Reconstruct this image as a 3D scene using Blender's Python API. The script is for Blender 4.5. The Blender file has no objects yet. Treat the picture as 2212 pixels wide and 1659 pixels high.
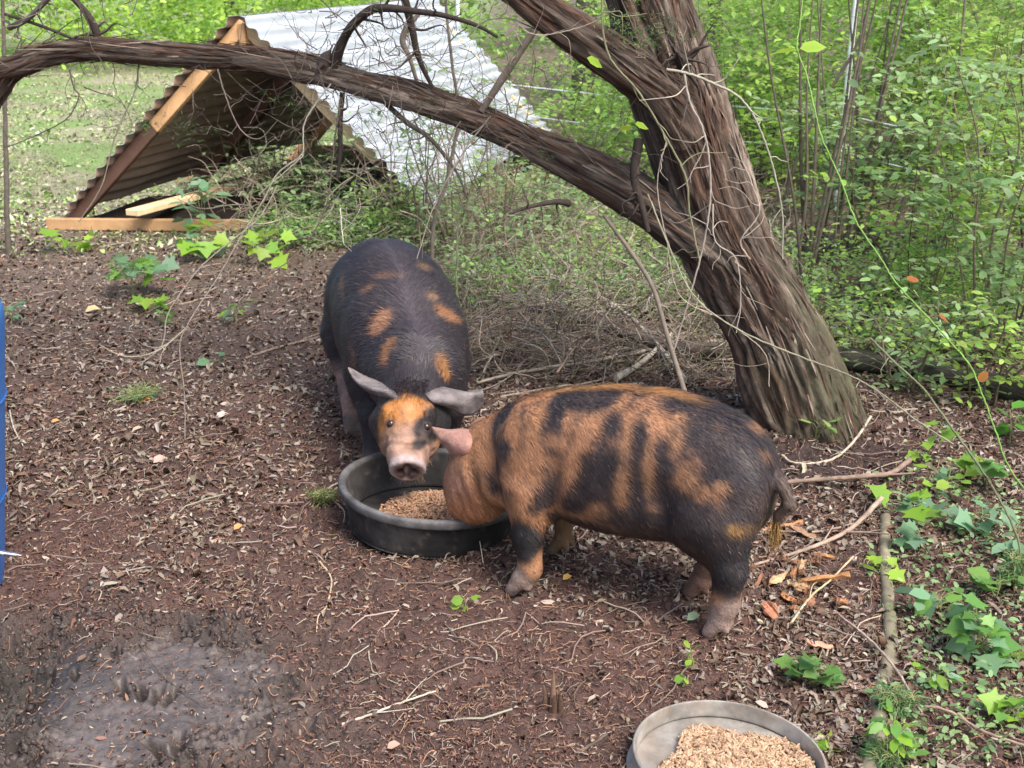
import bpy, math, random
import numpy as np
from mathutils import Vector, Matrix

# ---------------------------------------------------------------- camera, light, exposure
SC = bpy.context.scene
COL = SC.collection
FPX, PITCH, CAMH = 2670.0, math.radians(18.5), 1.6      # reference frame: 2212 x 1659
cam_d = bpy.data.cameras.new("camera"); cam = bpy.data.objects.new("camera", cam_d); COL.objects.link(cam)
cam.location = (0, 0, CAMH); cam.rotation_euler = (math.radians(90) - PITCH, 0, 0)
cam_d.sensor_width = 36; cam_d.lens = 36 * FPX / 2212; cam_d.clip_start = .05; cam_d.clip_end = 400
cam_d.dof.use_dof = True; cam_d.dof.focus_distance = 3.3; cam_d.dof.aperture_fstop = 9.0
SC.camera = cam
W = bpy.data.worlds.new("World"); SC.world = W; W.use_nodes = True
nt = W.node_tree; sky = nt.nodes.new('ShaderNodeTexSky'); sky.sky_type = 'NISHITA'; sky.sun_disc = False
sky.sun_elevation = math.radians(54); sky.sun_rotation = math.radians(142)
sky.air_density = 1.0; sky.dust_density = 4.0; sky.ozone_density = 1.0
nt.links.new(sky.outputs[0], nt.nodes['Background'].inputs[0]); nt.nodes['Background'].inputs[1].default_value = .115
sun_d = bpy.data.lights.new("sun", 'SUN'); sun_d.energy = 1.5; sun_d.angle = math.radians(24); sun_d.color = (1, .97, .92)
sun = bpy.data.objects.new("sun", sun_d); COL.objects.link(sun)
sun.rotation_euler = (math.radians(36), 0, math.radians(38))
SC.view_settings.view_transform = 'Standard'; SC.view_settings.look = 'None'; SC.view_settings.gamma = 1
SC.view_settings.exposure = 1.4

# ---------------------------------------------------------------- helpers
R = np.random.default_rng(7)
cP, sP = math.cos(PITCH), math.sin(PITCH)
CAMV = np.array([0, 0, CAMH])
def ray(px, py):
    return np.array([0, cP, -sP]) + (px - 1106) / FPX * np.array([1., 0, 0]) + (829.5 - py) / FPX * np.array([0, sP, cP])
def g(px, py, z=0.):                     # photo point -> point on the ground
    d = ray(px, py); return CAMV + d * ((z - CAMH) / d[2])
def at(px, py, Y):                       # photo point -> point at distance Y
    d = ray(px, py); return CAMV + d * (Y / d[1])

TAB = np.random.default_rng(3).random((32, 32, 32)).astype(np.float32)
def vn(p, s=0):                          # value noise 0..1
    p = np.asarray(p, np.float32) + 17.3 * s + 100
    i = np.floor(p).astype(np.int64); f = p - i; f = f * f * (3 - 2 * f)
    x, y, z = i[..., 0], i[..., 1], i[..., 2]; fx, fy, fz = f[..., 0], f[..., 1], f[..., 2]
    def T(a, b, c): return TAB[(x + a) & 31, (y + b) & 31, (z + c) & 31]
    def L(a, b, t): return a + (b - a) * t
    return L(L(L(T(0,0,0), T(1,0,0), fx), L(T(0,1,0), T(1,1,0), fx), fy), L(L(T(0,0,1), T(1,0,1), fx), L(T(0,1,1), T(1,1,1), fx), fy), fz)
def fbm(p, o=4, s=0):
    p = np.asarray(p, np.float32); v = 0; a = .5; t = 0
    for k in range(o): v = v + a * vn(p * 2 ** k, s + k); t += a; a *= .5
    return v / t

class MB:                                # collects geometry with per-vertex colour and uv
    def __init__(s): s.V = []; s.F = []; s.C = []; s.U = []; s.M = []; s.n = 0
    def add(s, v, f, c=(.5, .5, .5), uv=None, mi=0):
        v = np.asarray(v, np.float32).reshape(-1, 3); n = len(v)
        c = np.asarray(c, np.float32)
        if c.ndim == 1: c = np.tile(c, (n, 1))
        s.V.append(v); s.C.append(c[:, :3]); s.U.append(np.zeros((n, 2), np.float32) if uv is None else np.asarray(uv, np.float32))
        f = np.asarray(f, np.int64)
        s.F.append(f + s.n); s.M.append(np.full(len(f), mi, np.int32)); s.n += n
        return s
    def build(s, name, mat, parent=None, smooth=True, **kw):
        me = bpy.data.meshes.new(name)
        V = np.concatenate(s.V); C = np.concatenate(s.C); U = np.concatenate(s.U)
        lt = np.concatenate([np.full(len(f), f.shape[1], np.int32) for f in s.F])
        li = np.concatenate([f.ravel() for f in s.F]).astype(np.int32)
        me.vertices.add(len(V)); me.vertices.foreach_set('co', V.ravel())
        me.loops.add(len(li)); me.loops.foreach_set('vertex_index', li)
        me.polygons.add(len(lt)); me.polygons.foreach_set('loop_start', (np.cumsum(lt) - lt).astype(np.int32)); me.polygons.foreach_set('loop_total', lt)
        me.polygons.foreach_set('use_smooth', np.full(len(lt), smooth)); me.polygons.foreach_set('material_index', np.concatenate(s.M))
        me.update(calc_edges=True)
        a = me.color_attributes.new('Col', 'FLOAT_COLOR', 'POINT')
        a.data.foreach_set('color', np.concatenate([C, np.ones((len(C), 1), np.float32)], 1).ravel())
        u = me.uv_layers.new(name='UVMap'); u.data.foreach_set('uv', U[li].ravel())
        for m in (mat if isinstance(mat, (list, tuple)) else [mat]): me.materials.append(m)
        o = bpy.data.objects.new(name, me); COL.objects.link(o)
        if parent is not None: o.parent = parent
        return tag(o, **kw)
def tag(o, label=None, cat=None, group=None, kind=None):
    if label: o['label'] = label
    if cat: o['category'] = cat
    if group: o['group'] = group
    if kind: o['kind'] = kind
    return o
def empty(name, loc=(0, 0, 0), rz=0, **kw):
    o = bpy.data.objects.new(name, None); COL.objects.link(o); o.location = loc; o.rotation_euler = (0, 0, rz); o.empty_display_size = .05
    return tag(o, **kw)
def cat_rom(P, n):
    P = np.asarray(P, float); K = len(P)
    if K == 2: t = np.linspace(0, 1, n)[:, None]; return P[0] * (1 - t) + P[1] * t
    Q = np.vstack([2 * P[0] - P[1], P, 2 * P[-1] - P[-2]]); t = np.linspace(0, K - 1 - 1e-6, n); i = t.astype(int); f = (t - i)[:, None]
    a, b, c, d = Q[i], Q[i + 1], Q[i + 2], Q[i + 3]
    return .5 * (2 * b + (c - a) * f + (2 * a - 5 * b + 4 * c - d) * f ** 2 + (3 * b - a - 3 * c + d) * f ** 3)
def frames(P):
    T = np.gradient(P, axis=0); T /= np.linalg.norm(T, axis=1)[:, None] + 1e-12
    N = np.zeros_like(T); r = np.array([0, 0, 1.]) if abs(T[0][2]) < .8 else np.array([0, 1., 0])
    for i in range(len(T)):
        n = r - T[i] * (r @ T[i]); n /= np.linalg.norm(n) + 1e-12; N[i] = n; r = n
    return T, N, np.cross(T, N)
def tube(mb, pts, rad, n=None, sides=6, col=(.3, .25, .2), cap=True, wob=0., mi=0):
    pts = np.asarray(pts, float)
    if n is None: n = max(4, len(pts) * 4)
    P = cat_rom(pts, n); rad = np.atleast_1d(rad).astype(float)
    r = np.interp(np.linspace(0, 1, n), np.linspace(0, 1, len(rad)), rad) if len(rad) > 1 else np.full(n, rad[0])
    if wob: P = P + (R.random((n, 3)) - .5) * wob
    T, N, B = frames(P); a = np.linspace(0, 2 * math.pi, sides, endpoint=False)
    ring = P[:, None] + r[:, None, None] * (np.cos(a)[None, :, None] * N[:, None] + np.sin(a)[None, :, None] * B[:, None])
    i = np.arange(n - 1)[:, None] * sides; j = np.arange(sides)[None]; k = (j + 1) % sides
    f = np.stack([i + j, i + k, i + sides + k, i + sides + j], -1).reshape(-1, 4)
    L = np.r_[0, np.cumsum(np.linalg.norm(np.diff(P, axis=0), axis=1))]
    uv = np.stack([np.tile(a / 6.283, (n, 1)), np.tile(L[:, None], (1, sides))], -1).reshape(-1, 2)
    c = np.asarray(col, float)
    if c.ndim == 2: c = np.repeat(c, sides, 0) if len(c) == n else c
    mb.add(ring.reshape(-1, 3), f, c, uv, mi)
    if cap:
        for e, s in ((0, 1), (n - 1, -1)):
            b = ring[e]; m = len(b); idx = np.arange(m); idx = idx[::s] if s > 0 else idx
            vv = np.vstack([b, b.mean(0)]); ff = np.stack([np.full(m, m), np.arange(m), (np.arange(m) + 1) % m], 1)
            mb.add(vv, ff[:, ::-1] if e == 0 else ff, c[0] if c.ndim == 2 else c, None, mi)
    return P, r
def box(mb, c, size, rot=None, col=(.5, .5, .5), mi=0, ch=.004, j=0.):
    """bevelled box: centre, full size, 3x3 rotation"""
    hx, hy, hz = np.asarray(size) / 2; ch = min(ch, hx * .4, hy * .4, hz * .4)
    V = []; key = {}
    for sx in (-1, 1):
        for sy in (-1, 1):
            for sz in (-1, 1):
                for ax in range(3):
                    p = [sx * (hx - (ch if ax != 0 else 0)), sy * (hy - (ch if ax != 1 else 0)), sz * (hz - (ch if ax != 2 else 0))]
                    key[(sx, sy, sz, ax)] = len(V); V.append(p)
    V = np.array(V); Q = []; T3 = []
    for ax in range(3):
        b, d = (ax + 1) % 3, (ax + 2) % 3
        for s in (-1, 1):
            def k(u, v, axx=ax):
                q = [0, 0, 0]; q[ax] = s; q[b] = u; q[d] = v; return key[(q[0], q[1], q[2], axx)]
            q = [k(-1, -1), k(1, -1), k(1, 1), k(-1, 1)]; Q.append(q if s > 0 else q[::-1])
    for ax in range(3):
        b, d = (ax + 1) % 3, (ax + 2) % 3
        for sb in (-1, 1):
            for sd in (-1, 1):
                def k(sa, w):
                    q = [0, 0, 0]; q[ax] = sa; q[b] = sb; q[d] = sd; return key[(q[0], q[1], q[2], w)]
                q = [k(-1, b), k(1, b), k(1, d), k(-1, d)]; Q.append(q if sb * sd < 0 else q[::-1])
    for sx in (-1, 1):
        for sy in (-1, 1):
            for sz in (-1, 1): t = [key[(sx, sy, sz, a)] for a in range(3)]; T3.append(t if sx * sy * sz > 0 else t[::-1])
    if rot is not None: V = V @ np.asarray(rot).T
    V = V + np.asarray(c)
    L = np.asarray(size); ax = int(np.argmax(L)); 
    uv = np.zeros((24, 2)); n = mb.n
    mb.add(V, np.array(Q), col, uv, mi); mb.add(V, np.array(T3), col, uv, mi)
def beam(mb, a, b, w, h, up=(0, 0, 1), col=(.5, .5, .5), mi=0):
    a = np.asarray(a, float); b = np.asarray(b, float); x = b - a; L = np.linalg.norm(x); x /= L
    z = np.asarray(up, float); z = z - x * (z @ x); z /= np.linalg.norm(z); y = np.cross(z, x)
    box(mb, (a + b) / 2, (L, w, h), np.stack([x, y, z], 1), col, mi)

# ---- materials
def mat(name, rough=.7, spec=.3, bump=0., bscale=60., colvar=0., cscale=8., metallic=0., stretch=None, trans=0., bdist=.01, sheen=0., attr=True, base=(.5,.5,.5)):
    m = bpy.data.materials.new(name); m.use_nodes = True; N = m.node_tree.nodes; K = m.node_tree.links
    b = N['Principled BSDF']; b.inputs['Roughness'].default_value = rough; b.inputs['Specular IOR Level'].default_value = spec; b.inputs['Metallic'].default_value = metallic
    if sheen: b.inputs['Sheen Weight'].default_value = sheen; b.inputs['Sheen Roughness'].default_value = .4
    if attr: a = N.new('ShaderNodeAttribute'); a.attribute_name = 'Col'; out = a.outputs['Color']
    else: a = N.new('ShaderNodeRGB'); a.outputs[0].default_value = (*base, 1); out = a.outputs[0]
    tc = N.new('ShaderNodeTexCoord'); mp = N.new('ShaderNodeMapping'); K.new(tc.outputs['UV' if stretch else 'Object'], mp.inputs[0])
    if stretch: mp.inputs['Scale'].default_value = stretch
    if colvar:
        n = N.new('ShaderNodeTexNoise'); n.inputs['Scale'].default_value = cscale; n.inputs['Detail'].default_value = 6; n.inputs['Roughness'].default_value = .65; K.new(mp.outputs[0], n.inputs['Vector'])
        r = N.new('ShaderNodeMapRange'); r.inputs[1].default_value = .25; r.inputs[2].default_value = .75; r.inputs[3].default_value = 1 - colvar; r.inputs[4].default_value = 1 + colvar
        K.new(n.outputs[0], r.inputs[0]); x = N.new('ShaderNodeVectorMath'); x.operation = 'SCALE'; K.new(out, x.inputs[0]); K.new(r.outputs[0], x.inputs['Scale']); out = x.outputs[0]
    K.new(out, b.inputs['Base Color'])
    if bump:
        n = N.new('ShaderNodeTexNoise'); n.inputs['Scale'].default_value = bscale; n.inputs['Detail'].default_value = 5; n.inputs['Roughness'].default_value = .65; K.new(mp.outputs[0], n.inputs['Vector'])
        u = N.new('ShaderNodeBump'); u.inputs['Strength'].default_value = bump; u.inputs['Distance'].default_value = bdist; K.new(n.outputs[0], u.inputs['Height']); K.new(u.outputs[0], b.inputs['Normal'])
    if trans:
        t = N.new('ShaderNodeBsdfTranslucent'); mx = N.new('ShaderNodeMixShader'); mx.inputs[0].default_value = trans
        K.new(out, t.inputs[0]); K.new(b.outputs[0], mx.inputs[1]); K.new(t.outputs[0], mx.inputs[2]); K.new(mx.outputs[0], N['Material Output'].inputs[0])
    return m
M_leaf = mat('green_leaf', .42, .4, trans=.48)
M_litter = mat('dry_leaf', .75, .25)
M_twig = mat('twig_bark', .85, .2, colvar=.35, cscale=30)
M_pig = mat('pig_skin', .6, .3, bump=.7, bscale=55, colvar=.3, cscale=38, bdist=.007)
M_hair = mat('pig_hair', .5, .35)
M_rub = mat('black_rubber', .7, .28, bump=.4, bscale=45, colvar=.65, cscale=16, bdist=.004)
M_feed = mat('feed_pellet', .8, .2, colvar=.2, cscale=60)
M_galv = mat('galvanised_pan', .55, .4, metallic=.3, colvar=.5, cscale=14, bump=.15, bscale=20)
M_eye = mat('eye_gloss', .12, .6)
M_blue = mat('blue_plastic', .4, .5, colvar=.1, cscale=4)
M_steel = mat('steel', .25, .5, metallic=1.)
M_wood = mat('pine_board', .7, .25, bump=.2, bscale=25, colvar=.3, cscale=7)
M_chip = mat('split_wood', .8, .2, bump=.6, bscale=50, colvar=.35, cscale=30)
M_white = mat('white_post', .5, .4, colvar=.1, cscale=12)

# ---- implicit surfaces -> one continuous mesh (surface nets)
def s_cone(P, a, b, r1, r2):
    a = np.asarray(a, np.float32); b = np.asarray(b, np.float32); d = b - a
    t = np.clip(((P - a) @ d) / (d @ d + 1e-9), 0, 1); return np.linalg.norm(P - a - t[..., None] * d, axis=-1) - (r1 + (r2 - r1) * t)
def s_ell(P, c, r, M=None):
    q = P - np.asarray(c, np.float32)
    if M is not None: q = q @ np.asarray(M, np.float32)
    r = np.asarray(r, np.float32); k0 = np.linalg.norm(q / r, axis=-1); k1 = np.linalg.norm(q / r ** 2, axis=-1) + 1e-6
    return k0 * (k0 - 1) / k1
def smin(a, b, k):
    h = np.clip(.5 + .5 * (b - a) / k, 0, 1); return b + (a - b) * h - k * h * (1 - h)
def smax(a, b, k): return -smin(-a, -b, k)
def nets(fn, lo, hi, h):
    ax = [np.arange(l, u + h, h, dtype=np.float32) for l, u in zip(lo, hi)]; sh = [len(a) for a in ax]
    f = np.empty(sh, np.float32)
    YZ = np.stack(np.meshgrid(ax[1], ax[2], indexing='ij'), -1)
    for i0 in range(0, sh[0], 24):
        xs = ax[0][i0:i0 + 24]; P = np.empty((len(xs), sh[1], sh[2], 3), np.float32); P[..., 0] = xs[:, None, None]; P[..., 1:] = YZ[None]; f[i0:i0 + 24] = fn(P)
    ins = f < 0; nx, ny, nz = [s - 1 for s in sh]; cnt = np.zeros((nx, ny, nz), np.int8); C = {}
    for dx in (0, 1):
        for dy in (0, 1):
            for dz in (0, 1): C[(dx, dy, dz)] = (slice(dx, dx + nx), slice(dy, dy + ny), slice(dz, dz + nz)); cnt += ins[C[(dx, dy, dz)]]
    act = (cnt > 0) & (cnt < 8); I = np.argwhere(act); idx = np.full(act.shape, -1, np.int64); idx[act] = np.arange(len(I))
    acc = np.zeros((len(I), 3)); num = np.zeros(len(I)); vals = {k: f[I[:, 0] + k[0], I[:, 1] + k[1], I[:, 2] + k[2]] for k in C}
    for a in C:
        for d in range(3):
            if a[d] == 0:
                b = list(a); b[d] = 1; b = tuple(b); va, vb = vals[a], vals[b]; m = (va < 0) != (vb < 0)
                t = np.where(m, va / np.where(m, va - vb, 1), 0); p = np.tile(np.array(a, float), (len(I), 1)); p[:, d] = t
                acc[m] += p[m]; num[m] += 1
    V = np.array(lo) + (I + acc / num[:, None]) * h; Fs = []
    for d in range(3):
        s0 = [slice(None)] * 3; s1 = [slice(None)] * 3; s0[d] = slice(0, -1); s1[d] = slice(1, None)
        A, B = ins[tuple(s0)], ins[tuple(s1)]; e = np.argwhere(A != B); u, w = (d + 1) % 3, (d + 2) % 3
        e = e[(e[:, u] > 0) & (e[:, w] > 0) & (e[:, u] < sh[u] - 1) & (e[:, w] < sh[w] - 1)]
        fl = A[tuple(e.T)]; q = []
        for du, dw in ((1, 1), (0, 1), (0, 0), (1, 0)):
            c = e.copy(); c[:, u] -= du; c[:, w] -= dw; q.append(idx[tuple(c.T)])
        q = np.stack(q, 1); q[~fl] = q[~fl][:, ::-1]; Fs.append(q)
    return V.astype(np.float32), np.concatenate(Fs)
def vnormals(V, F):
    n = np.cross(V[F[:, 2]] - V[F[:, 0]], V[F[:, 3]] - V[F[:, 1]]); N = np.zeros_like(V)
    for k in range(4): np.add.at(N, F[:, k], n)
    return N / (np.linalg.norm(N, axis=1)[:, None] + 1e-12)

def rotm(yaw, pitch, roll):
    cy, sy, cp, sp, cr, sr = np.cos(yaw), np.sin(yaw), np.cos(pitch), np.sin(pitch), np.cos(roll), np.sin(roll)
    M = np.empty((len(yaw), 3, 3)); M[:, 0, 0] = cy * cp; M[:, 0, 1] = cy * sp * sr - sy * cr; M[:, 0, 2] = cy * sp * cr + sy * sr
    M[:, 1, 0] = sy * cp; M[:, 1, 1] = sy * sp * sr + cy * cr; M[:, 1, 2] = sy * sp * cr - cy * sr
    M[:, 2, 0] = -sp; M[:, 2, 1] = cp * sr; M[:, 2, 2] = cp * cr
    return M
def scatter(mb, V, F, pos, M, sc, cols, mi=0, vc=None):
    V = np.asarray(V, float); F = np.asarray(F); n = len(pos); sc = np.asarray(sc, float)
    if sc.ndim == 1: sc = sc[:, None]
    P = V[None] * sc[:, None, :]; P = np.einsum('nij,nkj->nki', M, P) + np.asarray(pos)[:, None]
    f = (F[None] + (np.arange(n) * len(V))[:, None, None]).reshape(-1, F.shape[1])
    c = np.repeat(np.asarray(cols, float), len(V), 0)
    if vc is not None: c = c * np.tile(np.asarray(vc, float)[:, None], (n, 1))
    mb.add(P.reshape(-1, 3), f, c, None, mi)
def pick(pal, n, var=.15):
    pal = np.asarray(pal, float); c = pal[R.integers(0, len(pal), n)]; return np.clip(c * (1 + (R.random((n, 1)) - .5) * 2 * var) * (1 + (R.random((n, 3)) - .5) * var * .5), 0, 1)

# ---------------------------------------------------------------- ground
PRINTS = []
for _x, _y, _a, _r in [(264, 1476, .5, .030), (300, 1479, .5, .030), (338, 1489, .05, .028), (366, 1490, -.05, .028), (345, 1606, .9, .030), (383, 1594, .2, .034), (408, 1612, .3, .022), (322, 1596, .9, .022), (160, 1440, .3, .020),
                       (100, 1432, .2, .024), (215, 1385, .2, .022), (75, 1625, .2, .03), (30, 1600, .3, .04), (245, 1395, .2, .018), (465, 1560, .3, .018)]:
    PRINTS.append((g(_x, _y), _a, _r))
HOLE = g(15, 1475)
def mudm(x, y):
    w = (fbm(np.stack([x * 3.2, y * 3.2, 0 * x], -1), 5, 5) - .5)
    d = np.sqrt(((x + 1.08) / .86) ** 2 + ((y - 2.38) / .68) ** 2)
    return np.clip((1.1 - d + w * 1.7) * 1.9, 0, 1)
PUD = g(265, 1490)
def smoothm(x, y):                                                   # where the mud is wet and smeared smooth
    p = np.stack([x * 4, y * 4, 0 * x], -1); d = np.hypot((x - PUD[0]) / .34, (y - PUD[1]) / .30)
    return np.clip((1.15 - d + (fbm(p, 4, 15) - .5) * 2.6) * 2.2, 0, 1)
def gh(x, y):
    x = np.asarray(x, float); y = np.asarray(y, float); p = np.stack([x, y, 0 * x], -1)
    near = np.clip((7 - y) / 3, 0, 1); h = (fbm(p * 1.3, 3, 1) - .5) * .05 * np.clip(np.hypot(x - .05, y - 3.2) - .75, 0, 1) + (fbm(p * 7, 3, 2) - .5) * .018 + (fbm(p * 26, 3, 3) - .5) * .030 * near - np.clip(np.abs(fbm(p * 14, 3, 6) - .5) - .06, -.06, .0) * -.16 * near
    h = h + (fbm(p * 75, 2, 4) - .5) * .009 * near
    m = mudm(x, y); sm = smoothm(x, y); h = h * (1 - .8 * m * sm) - .02 * m + m * (1 - .85 * sm) * (np.clip(np.abs(fbm(p * 12, 4, 8) - .5), 0, .10) * -.24 + .022 + (fbm(p * 30, 4, 9) - .5) * .075 + (fbm(p * 70, 3, 19) - .5) * .030)
    for (q, a, r) in PRINTS:
        dx, dy = x - q[0], y - q[1]; u = dx * math.cos(a) + dy * math.sin(a); v = -dx * math.sin(a) + dy * math.cos(a)
        d = np.sqrt((u / (r * .42)) ** 2 + (v / (r * 1.25)) ** 2); h = h - 1.0 * r * np.exp(-d ** 2.5) + .16 * r * np.exp(-(d - 1.8) ** 2 * 4)
    d = np.sqrt(((x - HOLE[0] + .06) / .13) ** 2 + ((y - HOLE[1]) / .3) ** 2); h = h - .12 * np.exp(-d ** 3)
    h = h + .02 * np.exp(-((x - 1.02) ** 2 + (y - 4.6) ** 2) / .25) - .03 * np.exp(-((x - 1.15) ** 2 / .12 + (y - 3.95) ** 2 / .04))
    for cx_, cy_, r_ in ((-.245, 3.45, .27), (.452, 2.205, .22)): e_ = np.clip((r_ - np.hypot(x - cx_, y - cy_)) / .05, 0, 1); h = h * (1 - e_) - .014 * e_
    h = h + .05 * np.clip(x - 1.4, 0, 4) * np.clip((y - 3) / 4, 0, 1)
    return h
def axis(fine, coarse):
    out = [np.arange(fine[0], fine[1], fine[2])]
    for s, (end, gr) in zip((-1, 1), coarse):
        st = fine[2]; v = fine[0] if s < 0 else fine[1]; L = []
        while (v - end) * s < 0: L.append(v); st = min(st * gr, 4.); v += s * st
        L.append(end); out = [np.array(L[::-1][:-1] if s < 0 else L)] + out if s < 0 else out + [np.array(L)]
    return np.unique(np.concatenate(out))
gx = axis((-1.9, 1.9, .0065), ((-60, 1.03), (60, 1.03))); gy = axis((1.9, 4.9, .0068), ((-12, 1.25), (110, 1.025)))
gx = np.unique(np.concatenate([gx[(gx < -1.35) | (gx > -.35)], np.arange(-1.35, -.35, .0036)])); gy = np.unique(np.concatenate([gy[(gy < 2.12) | (gy > 3.0)], np.arange(2.12, 3.0, .0036)]))
X, Y = np.meshgrid(gx, gy, indexing='ij'); Z = gh(X, Y)
p = np.stack([X, Y, 0 * X], -1)
lit = fbm(p * 1.7, 3, 11)[..., None]; fine = fbm(p * 22, 3, 12)[..., None]; m = mudm(X, Y)[..., None]
c = np.array([.112, .060, .048]) * (1 - lit) + np.array([.070, .044, .036]) * lit
c = c * (.7 + .6 * fine)
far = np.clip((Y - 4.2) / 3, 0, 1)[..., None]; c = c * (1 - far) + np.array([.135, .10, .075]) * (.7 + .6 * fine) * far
gr = (np.clip((Y - 7.3) / 2.0, 0, 1) * np.clip((-.2 - X) / 1.5, 0, 1) * np.clip(fbm(p * .8, 3, 14) * 3 - .3, 0, 1))[..., None]
gm_ = np.clip(fbm(np.stack([X * 1.6, Y * 1.6, 0 * X], -1), 5, 33) * 5 - 2, 0, 1)[..., None]; c = c * (1 - gr * .75) + (np.array([.20, .33, .09]) * (1 - gm_) + np.array([.36, .35, .22]) * gm_) * gr * .75
sm_ = smoothm(X, Y)[..., None]; mc = (np.array([.072, .055, .048]) * (1 - sm_) + np.array([.108, .088, .080]) * sm_) * (.5 + .95 * fbm(p * 17, 4, 13)[..., None]) * (.75 + .5 * fbm(p * 60, 2, 17)[..., None]); c = c * (1 - m) + mc * m
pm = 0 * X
for (q, a, r) in PRINTS:                                             # shade of the hoof print pits, painted into the mud colour
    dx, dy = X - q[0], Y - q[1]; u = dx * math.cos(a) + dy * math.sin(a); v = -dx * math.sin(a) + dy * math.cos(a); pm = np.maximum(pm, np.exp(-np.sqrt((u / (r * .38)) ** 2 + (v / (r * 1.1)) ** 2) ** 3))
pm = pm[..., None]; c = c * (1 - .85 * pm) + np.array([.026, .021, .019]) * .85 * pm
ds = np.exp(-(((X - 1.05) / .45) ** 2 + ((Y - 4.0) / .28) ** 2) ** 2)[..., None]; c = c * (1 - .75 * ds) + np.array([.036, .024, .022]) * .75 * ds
hs = np.exp(-(((X - HOLE[0]) / .2) ** 2 + ((Y - HOLE[1]) / .3) ** 2) ** 2)[..., None]; c = c * (1 - .7 * hs) + np.array([.03, .027, .022]) * .7 * hs
nx_, ny_ = X.shape; ii = np.arange(nx_ - 1)[:, None] * ny_ + np.arange(ny_ - 1)[None]
F = np.stack([ii, ii + ny_, ii + ny_ + 1, ii + 1], -1).reshape(-1, 4)
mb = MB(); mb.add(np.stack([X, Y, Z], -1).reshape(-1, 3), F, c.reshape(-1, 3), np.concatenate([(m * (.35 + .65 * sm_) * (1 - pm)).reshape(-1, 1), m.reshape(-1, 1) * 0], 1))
M_gnd = mat('ground_soil', .9, .2, bump=1., bscale=95, colvar=.35, cscale=70, bdist=.012)
N = M_gnd.node_tree.nodes; K = M_gnd.node_tree.links; uvn = N.new('ShaderNodeUVMap'); sx = N.new('ShaderNodeSeparateXYZ'); K.new(uvn.outputs[0], sx.inputs[0])
nn = N.new('ShaderNodeTexNoise'); nn.inputs['Scale'].default_value = 5; nn.inputs['Detail'].default_value = 4
tcn = N.new('ShaderNodeTexCoord'); K.new(tcn.outputs['Object'], nn.inputs['Vector'])
ma = N.new('ShaderNodeMath'); ma.operation = 'MULTIPLY'; K.new(sx.outputs[0], ma.inputs[0]); K.new(nn.outputs[0], ma.inputs[1])
mr = N.new('ShaderNodeMapRange'); mr.inputs[1].default_value = .12; mr.inputs[2].default_value = .42; mr.inputs[3].default_value = .9; mr.inputs[4].default_value = .2; K.new(ma.outputs[0], mr.inputs[0]); K.new(mr.outputs[0], N['Principled BSDF'].inputs['Roughness'])
mq = N.new('ShaderNodeMapRange'); mq.inputs[1].default_value = 0; mq.inputs[2].default_value = 1; mq.inputs[3].default_value = .9; mq.inputs[4].default_value = .3; K.new(sx.outputs[0], mq.inputs[0]); K.new(mq.outputs[0], [q for q in N if q.type == 'BUMP'][0].inputs['Strength'])
N['Principled BSDF'].inputs['Specular IOR Level'].default_value = .35
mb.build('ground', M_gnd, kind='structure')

# ---------------------------------------------------------------- pans and feed
PEL_V = []; 
for k in (-1, -.6, .6, 1):
    for a in range(5): r = .75 if abs(k) == 1 else 1; PEL_V.append((k, r * math.cos(a * 1.2566), r * math.sin(a * 1.2566)))
PEL_F = [(i * 5 + a, i * 5 + (a + 1) % 5, i * 5 + 5 + (a + 1) % 5, i * 5 + 5 + a) for i in range(3) for a in range(5)]
PEL_V.append((-1, 0, 0)); PEL_V.append((1, 0, 0))
PEL_T = [((a + 1) % 5, a, 20) for a in range(5)] + [(15 + a, 15 + (a + 1) % 5, 21) for a in range(5)]
def pellets(name, cx, cy, R0, zf, tilt, n, pal, parent=None, L=.0082, rr=.0029, mask=None, **kw):
    a = R.random(n * 2) * 6.283; r = np.sqrt(R.random(n * 2)) * R0; x = r * np.cos(a); y = r * np.sin(a)
    if mask is not None: k = mask(x, y); x, y = x[k], y[k]
    x, y = x[:n], y[:n]; k = len(x); z = zf(x, y) + R.random(k) * .006
    M = rotm(R.random(k) * 6.283, (R.random(k) - .5) * 1.1, R.random(k) * 6)
    sc = np.stack([L * (.5 + R.random(k) * .8), np.full(k, rr), np.full(k, rr)], 1)
    P = np.stack([x, y, z], 1); ct = np.cos(tilt); st = np.sin(tilt)
    P = np.stack([P[:, 0] * ct + P[:, 2] * st, P[:, 1], -P[:, 0] * st + P[:, 2] * ct], 1) + [cx, cy, 0]
    mb = MB(); c = pick(pal, k, .18); scatter(mb, PEL_V, PEL_F, P, M, sc, c); scatter(mb, PEL_V, PEL_T, P, M, sc, c)
    # bed under the loose pellets
    G = np.linspace(-R0, R0, 60); BX, BY = np.meshgrid(G, G, indexing='ij'); BZ = zf(BX, BY) - .002 + fbm(np.stack([BX, BY, 0 * BX], -1) * 160, 2) * .004
    ok = BX ** 2 + BY ** 2 < R0 ** 2
    if mask is not None: ok &= mask(BX, BY)
    Pq = np.stack([BX * ct + BZ * st + cx, BY + cy, -BX * st + BZ * ct], -1).reshape(-1, 3)
    i = (np.arange(59)[:, None] * 60 + np.arange(59)[None]).ravel(); o = ok.ravel(); i = i[o[i] & o[i + 1] & o[i + 60] & o[i + 61]]
    mb.add(Pq, np.stack([i, i + 60, i + 61, i + 1], 1), np.array(pal[0]) * .55)
    return mb.build(name, M_feed, parent, **kw)
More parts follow.
